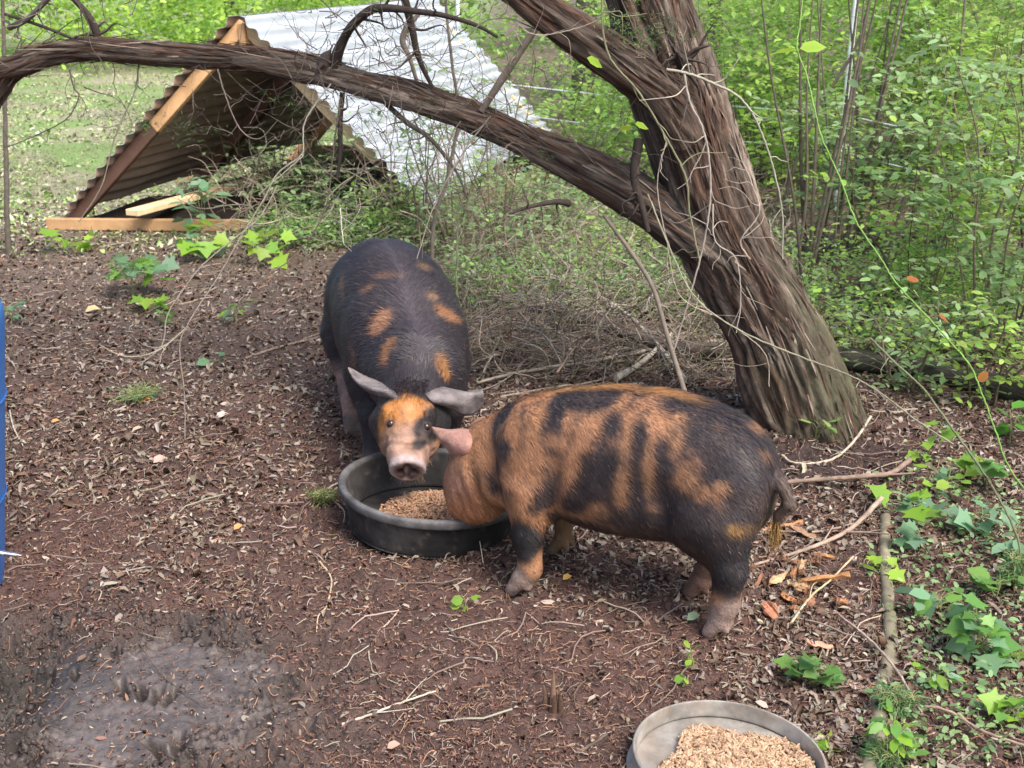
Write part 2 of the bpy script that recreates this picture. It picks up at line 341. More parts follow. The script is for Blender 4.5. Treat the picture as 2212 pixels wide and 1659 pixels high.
def lathe(mb, prof, n, cols, T, wob=None):
    prof = np.asarray(prof, float); a = np.linspace(0, 2 * math.pi, n, endpoint=False)
    rr = prof[:, 0][:, None] * (1 + (wob(a) if wob else 0 * a)[None]); P = np.stack([rr * np.cos(a), rr * np.sin(a), np.tile(prof[:, 1][:, None], (1, n))], -1)
    i = np.arange(len(prof) - 1)[:, None] * n; j = np.arange(n)[None]; k = (j + 1) % n
    F = np.stack([i + j, i + k, i + n + k, i + n + j], -1).reshape(-1, 4)
    mb.add(T(P.reshape(-1, 3)), F, np.repeat(np.asarray(cols, float), n, 0))
def tiltT(cx, cy, t, ty=0):
    def f(P):
        ct, st = math.cos(t), math.sin(t); x, y, z = P[:, 0], P[:, 1], P[:, 2]; x, z = x * ct + z * st, -x * st + z * ct
        cu, su = math.cos(ty), math.sin(ty); y, z = y * cu - z * su, y * su + z * cu
        return np.stack([x + cx, y + cy, z], 1)
    return f
# black rubber pan
PX, PY, PT = -.245, 3.45, .075
prof = [(0, .012), (.225, .012), (.238, .02), (.248, .07), (.26, .118), (.264, .128), (.272, .134), (.281, .134), (.287, .128), (.287, .112), (.283, .106), (.272, .106), (.262, .06), (.25, .012), (.244, .003), (.23, 0), (0, 0)]
cd = np.array([.014, .013, .013]); cg = np.array([.13, .125, .125]); mbp = MB()
cols = [cd * 1.3] * 3 + [cd * 1.5, cd * 2, cg * .7, cg, cg, cg * .8, cg * .5, cd * 1.4, cd, cd, cd * 1.3, cd, cd, cd]
prof2 = cat_rom(prof, 90); cols2 = np.stack([np.interp(np.linspace(0, 16, 90), range(17), np.array(cols)[:, k]) for k in range(3)], 1)
prof2[:, 0] = np.clip(prof2[:, 0], 0, 1)
lathe(mbp, prof2, 160, cols2, tiltT(PX, PY, PT), lambda a: .008 * np.sin(2 * a + .5) + .003 * np.sin(5 * a))
V = mbp.V[0]; sp_ = np.clip(fbm(V * 40, 3, 12)[:, None] * 6 - 3.6, 0, 1); n1 = fbm(V * 14, 4, 3)[:, None]; n2 = np.clip(fbm(V * 5, 3, 9)[:, None] * 4 - 1.9, 0, 1) * np.clip((PX - V[:, :1] + .1) * 5, 0, 1); mbp.C[0] = mbp.C[0] * (.6 + .8 * n1) * (1 - n2 * .8) + np.array([.075, .068, .064]) * n2 * .8 + np.array([.07, .055, .045]) * sp_ * .7
mbp.build('feed_pan', M_rub, label='black rubber feed pan with a worn grey rim, both pigs eating from it', cat='feed pan')
pal1 = [(.34, .20, .12), (.43, .265, .165), (.25, .14, .085), (.38, .23, .14)]
pellets('feed_pellets', PX, PY, .225, lambda x, y: .026 + .055 * np.clip(1 - np.hypot((x - .03), (y + .02)) / .21, 0, 1) ** .8, PT, 2400, pal1, mask=lambda x, y: np.hypot((x - .03) / 1.15, y + .045) < .168,
        label='heap of brown feed pellets in the black rubber pan', cat='feed', kind='stuff')
# metal pan
QX, QY, QT = .452, 2.205, .055
prof = [(0, .006), (.188, .006), (.192, .012), (.195, .045), (.197, .048), (.200, .048), (.202, .045), (.200, .04), (.199, .006), (.196, 0), (0, 0)]
gz = np.array([.36, .335, .30]); prof2 = cat_rom(prof, 60); cols2 = np.tile(gz, (60, 1)); mbq = MB(); prof2[:, 0] = np.clip(prof2[:, 0], 0, 1)
lathe(mbq, prof2, 160, cols2, tiltT(QX, QY, QT), lambda a: .004 * np.sin(2 * a + 1))
V = mbq.V[0]; n1 = np.clip(fbm(V * 12, 4, 3)[:, None] * 3 - 1, 0, 1); n3 = np.clip(fbm(V * 30, 3, 6)[:, None] * 4 - 1.6, 0, 1)
mbq.C[0] = mbq.C[0] * (.85 + .3 * n1) * (1 - .55 * n3) + np.array([.26, .20, .15]) * .55 * n3
mbq.build('metal_pan', M_galv, label='shallow round galvanised metal pan at the bottom edge of the picture', cat='feed pan')
pal2 = [(.40, .265, .165), (.48, .33, .215), (.30, .185, .11), (.44, .30, .19)]
pellets('feed_pellets', QX, QY, .183, lambda x, y: .011 + .014 * np.clip(1 - np.hypot(x - .02, y + .02) / .20, 0, 1) ** .6, QT, 3000, pal2, L=.0085, rr=.0029, mask=lambda x, y: (np.hypot(x - .024, y + .028) < .162 + .02 * np.sin(4 * np.arctan2(y, x))) & (np.hypot(x, y) < .182),
        label='light tan feed pellets spread in the shallow metal pan', cat='feed', kind='stuff')

# ---------------------------------------------------------------- pigs
def Ftr(O, H):
    H = np.array(H, float); H /= np.linalg.norm(H); L = np.array([-H[1], H[0]]); O = np.array(O, float)
    def w2l(P): P = np.asarray(P, float); d = P[..., :2] - O; return np.stack([d @ H, d @ L, P[..., 2]], -1)
    def l2w(P): P = np.asarray(P, float); q = O + P[..., :1] * H + P[..., 1:2] * L; return np.concatenate([q, P[..., 2:]], -1)
    return w2l, l2w
def trunk_sdf(P, tb, ex=2.3):
    tb = np.asarray(tb, float); x = P[..., 0]; s = np.clip(x, tb[0, 0], tb[-1, 0])
    def ip(k):                                                       # smooth interpolation of the table
        xs = np.linspace(tb[0, 0], tb[-1, 0], 200); v = cat_rom(np.stack([tb[:, 0], tb[:, k]], 1), 400); return np.interp(s, v[:, 0], v[:, 1]).astype(np.float32)
    top, bot, w, cy = ip(1), ip(2), ip(3), ip(4); c = (top + bot) / 2; h = np.maximum((top - bot) / 2, .005); w = np.maximum(w, .005)
    r = ((np.abs(P[..., 1] - cy) / w) ** ex + (np.abs(P[..., 2] - c) / h) ** ex) ** (1 / ex)
    return (r - 1) * np.minimum(w, h) * .9 + np.abs(x - s)
def ear(rows, th=.006, nu=22, nv=16, col=None):
    """a curved flap: rows of control points from root to tip"""
    A = np.array([cat_rom(r, nv) for r in rows]); G = np.stack([cat_rom(A[:, j], nu) for j in range(nv)], 1)
    du = np.gradient(G, axis=0); dv = np.gradient(G, axis=1); Nn = np.cross(du, dv); Nn /= np.linalg.norm(Nn, axis=-1)[..., None] + 1e-9
    e = np.minimum(np.linspace(0, 1, nv), np.linspace(1, 0, nv)) * 4; t = th * np.clip(.3 + e, 0, 1)[None, :, None] * np.linspace(1, .45, nu)[:, None, None]
    top = G + Nn * t / 2; bt = G - Nn * t / 2; n = nu * nv
    i = (np.arange(nu - 1)[:, None] * nv + np.arange(nv - 1)[None]).ravel(); q = np.stack([i, i + nv, i + nv + 1, i + 1], 1)
    b = np.r_[np.arange(nv), np.arange(1, nu) * nv + nv - 1, ((nu - 1) * nv + np.arange(nv - 1))[::-1], (np.arange(1, nu - 1) * nv)[::-1]]; b2 = np.roll(b, -1)
    F = np.vstack([q, q[:, ::-1] + n, np.stack([b, b2, b2 + n, b + n], 1)])
    V = np.vstack([top.reshape(-1, 3), bt.reshape(-1, 3)]); return V, F, n, G
def paint(col, w, c): w = w[:, None]; return col * (1 - w) + np.array(c) * w
def blob(u, v, cx, cy, rx, ry, rot, nz, soft=.12):
    a = math.radians(rot); du, dv = u - cx, v - cy; p_, q_ = du * math.cos(a) + dv * math.sin(a), -du * math.sin(a) + dv * math.cos(a)
    return np.clip((1 + nz - np.sqrt((p_ / rx) ** 2 + (q_ / ry) ** 2)) / soft, 0, 1)
def fur(body_v, body_f, body_c, n, flow, lenf, w, lift=.3, jit=.35, parent=None, colf=None, name='hair'):
    V = body_v; Fq = body_f; a = V[Fq[:, 0]]; b = V[Fq[:, 1]]; c = V[Fq[:, 2]]; d = V[Fq[:, 3]]
    nn = np.cross(c - a, d - b); ar = np.linalg.norm(nn, axis=1); k = R.choice(len(Fq), n, p=ar / ar.sum()); u = R.random((n, 1)); v = R.random((n, 1))
    def bl(A, B, C, D): return (A * (1 - u) + B * u) * (1 - v) + (D * (1 - u) + C * u) * v
    P = bl(a[k], b[k], c[k], d[k]); NN = vnormals(V, Fq); Nn = bl(NN[Fq[k, 0]], NN[Fq[k, 1]], NN[Fq[k, 2]], NN[Fq[k, 3]]); Nn /= np.linalg.norm(Nn, axis=1)[:, None]
    cc = bl(body_c[Fq[k, 0]], body_c[Fq[k, 1]], body_c[Fq[k, 2]], body_c[Fq[k, 3]])
    L = lenf(P) * (.6 + .8 * R.random(n)); keep = L > .002; P, Nn, cc, L = P[keep], Nn[keep], cc[keep], L[keep][:, None]; n = len(P)
    f = flow(P) + (R.random((n, 3)) - .5) * jit; f -= Nn * (f * Nn).sum(1)[:, None]; f /= np.linalg.norm(f, axis=1)[:, None] + 1e-9
    s = np.cross(f, Nn) * w / 2 * (.6 + .8 * R.random((n, 1)))
    P0 = P - Nn * .002; P1 = P + f * L * .5 + Nn * L * lift * .6; P2 = P + f * L + Nn * L * lift * .75
    VV = np.stack([P0 - s, P0 + s, P1 - s * .8, P1 + s * .8, P2], 1).reshape(-1, 3)
    if colf is not None: cc = colf(P, cc)
    cc = cc * (.5 + .9 * R.random((n, 1)) ** 1.2); C5 = np.repeat(cc, 5, 0); i = np.arange(n) * 5
    mb = MB(); mb.add(VV, np.stack([i, i + 1, i + 3, i + 2], 1), C5); mb.add(VV[:0], np.zeros((0, 3), int)); mb.n = 0
    mb2 = MB(); mb2.V = [VV.astype(np.float32)]; mb2.C = [C5.astype(np.float32)]; mb2.U = [np.zeros((len(VV), 2), np.float32)]
    mb2.F = [np.stack([i, i + 1, i + 3, i + 2], 1), np.stack([i + 2, i + 3, i + 4], 1)]; mb2.M = [np.zeros(n, np.int32), np.zeros(n, np.int32)]; mb2.n = len(VV)
    return mb2.build(name, M_hair, parent)
GING = (.325, .160, .080); DARK = (.034, .027, .029); PINK = (.40, .24, .19); MUDP = (.28, .20, .165)

# --- the ginger pig with dark patches, seen from its left side
w2l, l2w = Ftr((.30, 3.0), (-.87, .49)); Lw = np.array([-.49, -.87, 0]) / .9985
TB = [(-.395, .42, .38, .03, 0), (-.385, .475, .32, .075, 0), (-.345, .525, .255, .118, 0), (-.25, .568, .215, .142, 0), (-.15, .588, .2, .15, 0), (-.03, .586, .186, .154, 0), (.09, .57, .192, .152, 0), (.2, .546, .205, .148, 0),
      (.29, .518, .205, .132, 0), (.36, .475, .19, .115, 0), (.43, .415, .16, .10, 0.005), (.50, .33, .12, .08, .01), (.53, .27, .15, .04, .01)]
def foot(P, d, x, y, z0, fx, sc=1.):                                 # cloven hoof: two toes + dewclaws
    for s in (-1, 1):
        d = smin(d, s_cone(P, (x, y + s * .010 * sc, z0 + .052 * sc), (x + fx * .026 * sc, y + s * .015 * sc, z0 + .012), .021 * sc, .0165 * sc), .008)
        d = smin(d, s_cone(P, (x - fx * .012, y + s * .012, z0 + .05 * sc), (x - fx * .022, y + s * .016, z0 + .03 * sc), .013, .008), .01)
    return d
def pigA(P):
    d = trunk_sdf(P, TB)
    d = smin(d, s_ell(P, (-.27, .075, .35), (.12, .075, .165)), .04); d = smin(d, s_ell(P, (-.25, -.075, .35), (.12, .075, .165)), .04)   # hams
    d = smin(d, s_ell(P, (.235, .085, .34), (.10, .06, .16)), .04); d = smin(d, s_ell(P, (.235, -.085, .34), (.10, .06, .16)), .04)      # shoulders
    # near rear leg: stifle, hock back, shank, foot
    d = smin(d, s_cone(P, (-.285, .095, .31), (-.325, .1, .20), .075, .040), .04); d = smin(d, s_cone(P, (-.325, .1, .20), (-.322, .095, .09), .043, .033), .02); d = smin(d, s_cone(P, (-.322, .095, .1), (-.312, .092, .05), .034, .031), .012)
    d = foot(P, d, -.312, .092, -.002, 1)
    d = smin(d, s_cone(P, (-.20, -.09, .30), (-.235, -.09, .19), .07, .036), .04); d = smin(d, s_cone(P, (-.235, -.09, .19), (-.205, -.088, .09), .034, .026), .02); d = smin(d, s_cone(P, (-.205, -.088, .09), (-.19, -.085, .05), .026, .024), .012)
    d = foot(P, d, -.19, -.085, -.004, 1)
    d = smin(d, s_cone(P, (.235, .11, .30), (.222, .125, .17), .058, .038), .03); d = smin(d, s_cone(P, (.222, .125, .18), (.215, .13, .075), .040, .030), .015); d = smin(d, s_cone(P, (.215, .13, .08), (.232, .132, .045), .031, .029), .01)
    d = foot(P, d, .235, .132, -.006, 1, 1.05)
    d = smin(d, s_cone(P, (.25, -.11, .30), (.25, -.125, .17), .058, .038), .03); d = smin(d, s_cone(P, (.25, -.125, .18), (.245, -.128, .07), .037, .026), .015)
    d = foot(P, d, .25, -.13, -.002, 1)
    # head turned down and away into the pan
    d = smin(d, s_cone(P, (.40, .0, .29), (.455, -.0, .21), .12, .084), .05)
    d = smin(d, s_cone(P, (.42, .03, .19), (.445, .02, .165), .058, .05), .03)
    d = smin(d, s_cone(P, (.46, -.03, .19), (.50, -.13, .085), .07, .042), .03)
    d = smin(d, s_cone(P, (.50, -.13, .085), (.505, -.145, .07), .044, .043), .01)
    # tail: out from the rump, kink, hanging
    d = smin(d, s_cone(P, (-.375, .0, .445), (-.425, .015, .40), .024, .014), .02); d = smin(d, s_cone(P, (-.425, .015, .40), (-.44, .02, .365), .013, .012), .006)
    d = smin(d, s_cone(P, (-.44, .02, .365), (-.415, .02, .33), .012, .009), .006); d = smin(d, s_cone(P, (-.415, .02, .33), (-.412, .02, .30), .009, .006), .006)
    return d
V, F = nets(pigA, (-.47, -.21, -.02), (.60, .21, .62), .0062)
dsp = (vn(V * 24, 3) - .5) * .004 + (vn(V * 9, 5) - .5) * .010
def crease(x0, z0, x1, z1, w_, dep):                                 # skin fold along a line on the flank
    a = np.array([x0, z0]); d_ = np.array([x1, z1]) - a; q = V[:, [0, 2]] - a; t = np.clip(q @ d_ / (d_ @ d_), 0, 1); e = np.linalg.norm(q - t[:, None] * d_, axis=1); return -dep * np.exp(-(e / w_) ** 2) * np.sin(np.clip(t, .04, .96) * math.pi) ** .5 + dep * .5 * np.exp(-((e - w_ * 2.2) / w_) ** 2) * np.sin(np.clip(t, .04, .96) * math.pi)
dsp = dsp + crease(.155, .20, .13, .42, .018, .010) + crease(.36, .16, .41, .36, .012, .008) + crease(.31, .22, .335, .40, .014, .006) + crease(-.15, .22, -.17, .40, .02, .010) + crease(.44, .14, .46, .26, .008, .005) + crease(.41, .13, .43, .22, .006, .004) - .010 * np.exp(-((V[:, 0] + .13) ** 2 + (V[:, 2] - .37) ** 2) / .0035)
V = V + vnormals(V, F) * dsp[:, None].astype(np.float32)                                # slight unevenness
def zl(zx, zy):                                                      # pattern anchor on the pig's left flank
    px, py = 995 + zx * .35, 802 + zy * .35; d = ray(px, py); Ow = np.array([.30, 3., 0]) + Lw * .12; t = ((Ow - CAMV) @ Lw) / (d @ Lw); q = w2l(CAMV + d * t); return q[0], q[2]
u = V[:, 0]; v = V[:, 2] - .02 * (V[:, 1] < 0); nz = (fbm(V * 16, 4, 1) - .5) * .62 + (fbm(np.stack([u * 60 + v * 30, v * 16 - u * 10, V[:, 1] * 20], 1), 2, 4) - .5) * .40
side = V[:, 1] < 0; u = u + np.where(side, .06 * np.sin(v * 9), 0)
C = np.tile(np.array(GING), (len(V), 1)) * (.85 + .35 * fbm(V * 9, 3, 7)[:, None])
pk = np.clip(fbm(V * 5, 3, 2) * 4 - 1.9, 0, 1)[:, None] * .35; C = C * (1 - pk) + np.array([.50, .26, .15]) * pk
def E(cx, cy, rx, ry, rot=0, c=DARK, soft=.22):
    global C
    a, b = zl(cx, cy); k = 1.46 if c is DARK else 1.08; hol = (1 - .75 * np.clip((.40 - fbm(np.stack([u * 26 + v * 14, v * 11 - u * 6, V[:, 1] * 12], 1), 3, int(cx) % 17)) * 9, 0, 1)) if (c is DARK and soft < .3) else 1.; C = paint(C, hol * blob(u, v, a, b, rx * .00039 * k, ry * .00042 * k, rot, nz, soft), c)
G2 = (.34, .175, .09)
E(205, 340, 66, 125, -14); E(285, 505, 50, 80, 15); E(228, 650, 68, 110, 25); E(560, 350, 68, 150, -8); E(640, 215, 160, 45, 0, DARK, .4); E(395, 430, 30, 120, 10, (.12, .065, .04), .5)
E(885, 590, 115, 150, 0); E(930, 380, 62, 110, -10); E(1085, 430, 62, 130, 0); E(1265, 540, 78, 130, 0); E(560, 720, 62, 145, 32); E(745, 740, 80, 130, 28); E(830, 690, 90, 90, 0)
E(1250, 800, 350, 130, 0); E(1090, 690, 60, 130, 5); E(1150, 930, 330, 80, 0); E(1560, 430, 210, 210, 0); E(1230, 230, 170, 50, 0, (.07, .05, .047), .5); E(800, 215, 110, 45, -15, DARK, .4); E(1000, 190, 90, 26, 0, DARK, .5); E(1330, 215, 160, 40, 0, DARK, .3); E(690, 380, 34, 70, 10, (.12, .07, .045), .6); E(1650, 640, 190, 170, 0); E(1500, 240, 250, 70, -12); E(1800, 700, 150, 300, 0); E(1650, 900, 280, 170, 0); E(1780, 420, 130, 160, 0)
E(1530, 265, 100, 32, -10, G2); E(1290, 370, 75, 70, 0, G2); E(1330, 470, 40, 70, 0, G2); E(1430, 620, 70, 100, 25, G2); E(1560, 715, 130, 42, -25, G2); E(880, 830, 70, 70, -30, G2); E(1010, 700, 42, 150, 5, G2); E(1175, 600, 42, 150, 0, G2); E(1030, 480, 26, 190, 0, G2); E(1830, 500, 45, 110, 10, G2, .6); E(1440, 870, 40, 40, 0, DARK)
E(1640, 1150, 190, 260, 0, (.03, .026, .028), .1); E(1725, 960, 95, 34, 10, (.30, .16, .05), .4)
E(1650, 1650, 260, 235, 0, MUDP, .12); E(430, 1000, 135, 150, 0, (.022, .02, .02), .2); E(400, 1400, 190, 225, 0, MUDP, .1)
E(660, 1010, 90, 120, 0, (.05, .035, .03), .4)
C = paint(C, np.clip((fbm(np.stack([u * 40 + v * 22, v * 15 - u * 9, V[:, 1] * 15], 1), 3, 23) - .60) * 9, 0, 1) * .8 * (V[:, 0] < .42) * (V[:, 2] > .25), (.06, .042, .038))
# far hind foot brown, hooves dark, rump line, legs between
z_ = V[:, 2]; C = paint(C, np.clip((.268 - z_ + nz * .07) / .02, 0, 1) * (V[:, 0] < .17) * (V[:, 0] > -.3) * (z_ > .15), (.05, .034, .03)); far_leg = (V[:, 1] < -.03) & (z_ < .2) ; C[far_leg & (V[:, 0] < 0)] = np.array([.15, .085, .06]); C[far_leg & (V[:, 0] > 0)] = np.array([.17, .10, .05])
C = paint(C, np.clip((.02 - z_ + nz * .02) / .008, 0, 1) * np.where(V[:, 0] > 0, 1, .4), (.10, .08, .075)); C = paint(C, np.clip((.30 - z_) / .05, 0, 1) * (V[:, 0] > .39), (.42, .19, .10))
C = paint(C, np.clip((-.40 - V[:, 0]) / .02, 0, 1), (.10, .07, .055)); C = paint(C, np.clip(1 - np.hypot(V[:, 0] - .46, (V[:, 2] - .27)) / .07, 0, 1) * (V[:, 1] > 0), (.50, .26, .18))
crest = np.clip(1 - np.abs(V[:, 1]) / .028, 0, 1) * np.clip((V[:, 2] - .5) * 20, 0, 1) * np.clip((V[:, 0] + .22) * 8, 0, 1) * np.clip(fbm(V * 10, 2, 3) * 4 - 1, 0, 1); C = paint(C, crest * .9, (.55, .27, .08))
def smoothcol(C, F, it, amt):
    for _ in range(it):
        S = np.zeros_like(C); n_ = np.zeros(len(C))
        for a_, b_ in ((0, 1), (1, 2), (2, 3), (3, 0)): np.add.at(S, F[:, a_], C[F[:, b_]]); np.add.at(n_, F[:, a_], 1); np.add.at(S, F[:, b_], C[F[:, a_]]); np.add.at(n_, F[:, b_], 1)
        C = C * (1 - amt) + S / n_[:, None] * amt
    return C
kf = np.hypot(*(((V[:, [0, 2]] - np.array(w2l(at(1030, 1055, 3.12)[None])[0])[[0, 2]]) @ np.array([[1, .5], [-.3, 1]]).T / [.006, .020]).T)); C = paint(C, np.clip(1.4 - kf, 0, 1) * (V[:, 1] > 0) * (V[:, 0] > .40), (.07, .04, .035))
C = smoothcol(C, F, 3, .8); dirt = np.clip((fbm(V * 7, 4, 41) - .5) * 5, 0, 1)[:, None] * .30 * np.clip(1.3 - V[:, 2:] * 1.6, .3, 1); C = C * (1 - dirt) + np.array([.13, .085, .065]) * dirt
Vw = l2w(V)
pa = empty('pig', (0.3, 3.0, 0), label='ginger pig with dark blotches standing side on, head down in the black pan', cat='pig'); Oa = np.array([.3, 3., 0])
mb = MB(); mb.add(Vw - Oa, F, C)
A_ = lambda px, py, Y: at(px, py, Y)
rows = [[A_(1036, 936, 3.20), A_(1041, 958, 3.155), A_(1030, 985, 3.14), A_(1003, 1004, 3.17)], [A_(1008, 926, 3.18), A_(1012, 950, 3.12), A_(1003, 975, 3.11), A_(984, 990, 3.15)],
        [A_(978, 927, 3.19), A_(980, 940, 3.15), A_(972, 958, 3.14), A_(966, 970, 3.16)], [A_(955, 926, 3.21), A_(954, 933, 3.19), A_(951, 943, 3.18), A_(949, 950, 3.19)], [A_(932, 922, 3.23), A_(933, 925, 3.22), A_(935, 930, 3.22), A_(936, 934, 3.22)]]
ev, ef, n0, G = ear(rows, .008); ec = np.tile(np.array([.37, .20, .16]), (len(ev), 1)) * (.6 + .8 * fbm(ev * 55, 4)[:, None]); ev = ev + (fbm(ev * 40, 3)[:, None] - .5) * .004; t = np.tile(np.repeat(np.linspace(0, 1, 22), 16), 2)[:, None]; ec = ec * (1 - t * .45) + np.array([.30, .16, .10]) * t * .45
mb.add(ev - Oa, ef, ec)
rows = [[A_(1050, 905, 3.42), A_(1030, 915, 3.43), A_(1015, 930, 3.44)], [A_(1045, 900, 3.48), A_(1025, 912, 3.50), A_(1010, 935, 3.50)], [A_(1035, 915, 3.54), A_(1022, 925, 3.54), A_(1014, 940, 3.54)]]
ev, ef, n0, G = ear(rows, .008); mb.add(ev - Oa, ef, (.4, .2, .12))
ob = mb.build('body', M_pig, pa)
H3 = np.array([-.87, .49, 0]) / .9985
def flowA(P): q = w2l(P); return -H3 * (.75) + np.array([0, 0, -1.]) * np.clip(.75 - (q[:, 2:] - .3) * 1.2, .2, 1)
def lenA(P):
    q = w2l(P); l = np.full(len(P), .021); l[q[:, 2] < .17] = .008; l = np.where((np.abs(q[:, 1]) < .03) & (q[:, 2] > .45), .032, l); l[q[:, 0] > .42] = .014; l[(q[:, 0] < -.4)] = .02; l[q[:, 2] < .03] = 0
    return l
def hcA(P, c):
    c = c.copy(); sw = R.random(len(c)) < .02; c[sw] = np.where(c[sw][:, :1] > .15, np.array([[.07, .045, .04]]), np.array([[.17, .10, .06]])); g_ = c[:, 0] > .2; c[g_] *= 1.2; c[~g_] *= 1.25; return c
fo = fur(Vw.astype(float), F, C, 66000, flowA, lenA, .0015, .17, .5, pa, hcA)
fo.location = -Oa
mbt = MB()
for k in range(60):                                                  # tail tuft
    s0 = l2w(np.array([-.413 + R.normal() * .004, .02 + R.normal() * .004, .31 + R.random() * .03])) - Oa; e0 = s0 + l2w(np.array([-.0 + R.normal() * .012, R.normal() * .008, 0])) - np.array([.3, 3., 0]) + [0, 0, -.05 - .045 * R.random()]
    tube(mbt, [s0, (s0 + e0) / 2 + R.normal(size=3) * .004, e0], [.0009, .0007, .0002], 5, 3, np.array([.30, .17, .05]) * (.5 + R.random()), False)
mbt.build('tail_tuft', M_hair, pa)

# --- the big black pig facing the camera
w2b, b2w = Ftr((-.42, 4.3), (.233, -.972)); OB = np.array([-.42, 4.3, 0])
TB2 = [(-.46, .44, .38, .04, 0), (-.45, .53, .30, .11, 0), (-.41, .595, .24, .165, 0), (-.32, .632, .215, .20, 0), (-.18, .645, .205, .212, 0), (0, .64, .185, .222, 0), (.14, .62, .18, .218, 0),
       (.26, .59, .19, .205, 0), (.36, .55, .195, .185, 0), (.46, .495, .20, .155, -.004), (.56, .43, .20, .12, -.01), (.62, .385, .22, .08, -.02), (.64, .35, .25, .04, -.02)]
HD = at(880, 1015, 3.42); hh = np.array([.02, -.866, -.5]); hh /= np.linalg.norm(hh); hx = np.array([1, .02, 0.]); hx -= hh * (hx @ hh); hx /= np.linalg.norm(hx); hu = np.cross(hx, hh); hu *= np.sign(hu[2])
def HP(s, x, u): return w2b((HD - hh * s + hx * x + hu * u)[None])[0]
HB = np.stack([w2b((OB + q)[None])[0] - w2b(OB[None])[0] for q in (hx, hu, hh)], 1)
def pigB(P):
    d = trunk_sdf(P, TB2)
    for s in (-1, 1):
        d = smin(d, s_ell(P, (-.27, s * .13, .36), (.16, .095, .20)), .04); d = smin(d, s_ell(P, (.25, s * .135, .34), (.12, .075, .20)), .03)
        fx = .36 if s < 0 else .30
        d = smin(d, s_cone(P, (.27, s * .135, .30), (.34, s * .135, .18), .075, .048), .03); d = smin(d, s_cone(P, (.34, s * .135, .18), (fx, s * .135, .06), .045, .033), .02); d = smin(d, s_cone(P, (fx, s * .135, .07), (fx + .012, s * .135, .03), .034, .032), .01)
        d = foot(P, d, fx + .015, s * .135, -.01, 1, 1.25)
        rx = .0 if s < 0 else -.2
        d = smin(d, s_cone(P, (-.22, s * .155, .30), (-.16 + rx * .3, s * .165, .20), .10, .055), .04); d = smin(d, s_cone(P, (-.16 + rx * .3, s * .165, .2), (rx - .03, s * .168, .09), .05, .036), .02); d = smin(d, s_cone(P, (rx - .03, s * .168, .09), (rx, s * .168, .04), .036, .034), .01)
        d = foot(P, d, rx, s * .168, -.008, 1, 1.2)
    d = smin(d, s_cone(P, (.50, -.01, .36), HP(.27, 0, -.01), .15, .096), .05)
    d = smin(d, s_cone(P, HP(.26, 0, .004), HP(.17, 0, .004), .095, .086), .03)
    d = smin(d, s_cone(P, HP(.17, 0, -.004), HP(.055, 0, -.008), .083, .064), .03)
    for s in (-1, 1):
        d = smin(d, s_cone(P, HP(.21, s * .066, -.035), HP(.13, s * .05, -.034), .062, .044), .03)
        d = smin(d, s_ell(P, HP(.172, s * .056, .058), (.028, .022, .03)), .02)                      # brow
    d = smin(d, s_cone(P, HP(.20, 0, -.075), HP(.05, 0, -.052), .062, .036), .02)                    # lower jaw
    q = P - HP(0, 0, 0).astype(np.float32); a = q @ HB.astype(np.float32); r = np.sqrt(a[..., 0] ** 2 + (a[..., 1] * 1.12) ** 2)
    cyl = np.maximum(r - .047, np.abs(a[..., 2] + .016) - .016) - .003
    d = smin(d, cyl, .012)
    ring = np.sqrt((r - .0485) ** 2 + (a[..., 2] + .001) ** 2) - .0065; d = smin(d, ring, .004)
    for s in (-1, 1): d = smax(d, -s_ell(P, HP(-.002, s * .0175, .0), (.010, .012, .014)), .004)
    d = smax(d, -s_ell(P, HP(-.006, 0, 0), (.039, .014, .038)), .004)
    wr = np.sqrt((a[..., 1] - .052) ** 2 + (a[..., 2] + .048) ** 2) - .006; d = smax(d, -np.maximum(wr, np.abs(a[..., 0]) - .04), .01)   # fold behind the snout
    return d
V, F = nets(pigB, (-.52, -.30, -.02), (1.0, .30, .70), .0066)
w = vn(V * 20, 3)[:, None] - .5; V = V + vnormals(V, F) * w * .004
V = V + vnormals(V, F) * ((vn(V * 10, 5) - .5) * .012)[:, None].astype(np.float32)
VW = b2w(V).astype(float)
_q = VW - HD; _s, _x, _u = -(_q @ hh), _q @ hx, _q @ hu                 # wrinkles over the snout, brows and cheeks
wrk = np.where((_s < .26) & (_s > .03) & (np.abs(_x) < .13), -.004 * np.exp(-((_s - .052 - _x ** 2 * 6) / .005) ** 2) - .003 * np.exp(-((_s - .075 - _x ** 2 * 5) / .005) ** 2) - .003 * np.exp(-((_s - .205 + _x ** 2 * 9) / .006) ** 2) - .0035 * np.exp(-((_s - .225 + _x ** 2 * 9) / .006) ** 2)
     - .005 * np.exp(-(((_s - .145) / .03) ** 2 + ((np.abs(_x) - .048) / .006) ** 2)) + .0022 * (vn(VW * 60, 2) - .5), 0) * (_u > -.03)
VW = VW + vnormals(VW, F) * wrk[:, None]
nz = (fbm(V * 15, 4, 1) - .5) * .8; DK = np.array([.024, .019, .023])
C = np.tile(DK, (len(V), 1)) * (.8 + .5 * fbm(V * 8, 3, 7)[:, None])
spine = np.clip(1 - np.abs(V[:, 1]) / .11, 0, 1) * np.clip((V[:, 2] - .35) * 6, 0, 1); C = paint(C, spine * .6, (.075, .062, .072))
cr, cu = np.array([1., 0, 0]), np.array([0, sP, cP])
def hit(px, py, VV=None):
    VV = VW if VV is None else VV; d = ray(px, py); d = d / np.linalg.norm(d); q = VV - CAMV; t = q @ d; e = np.linalg.norm(q - t[:, None] * d, axis=1)
    k = np.where(e < .009)[0]; return k[np.argmin(t[k])] if len(k) else np.argmin(e)
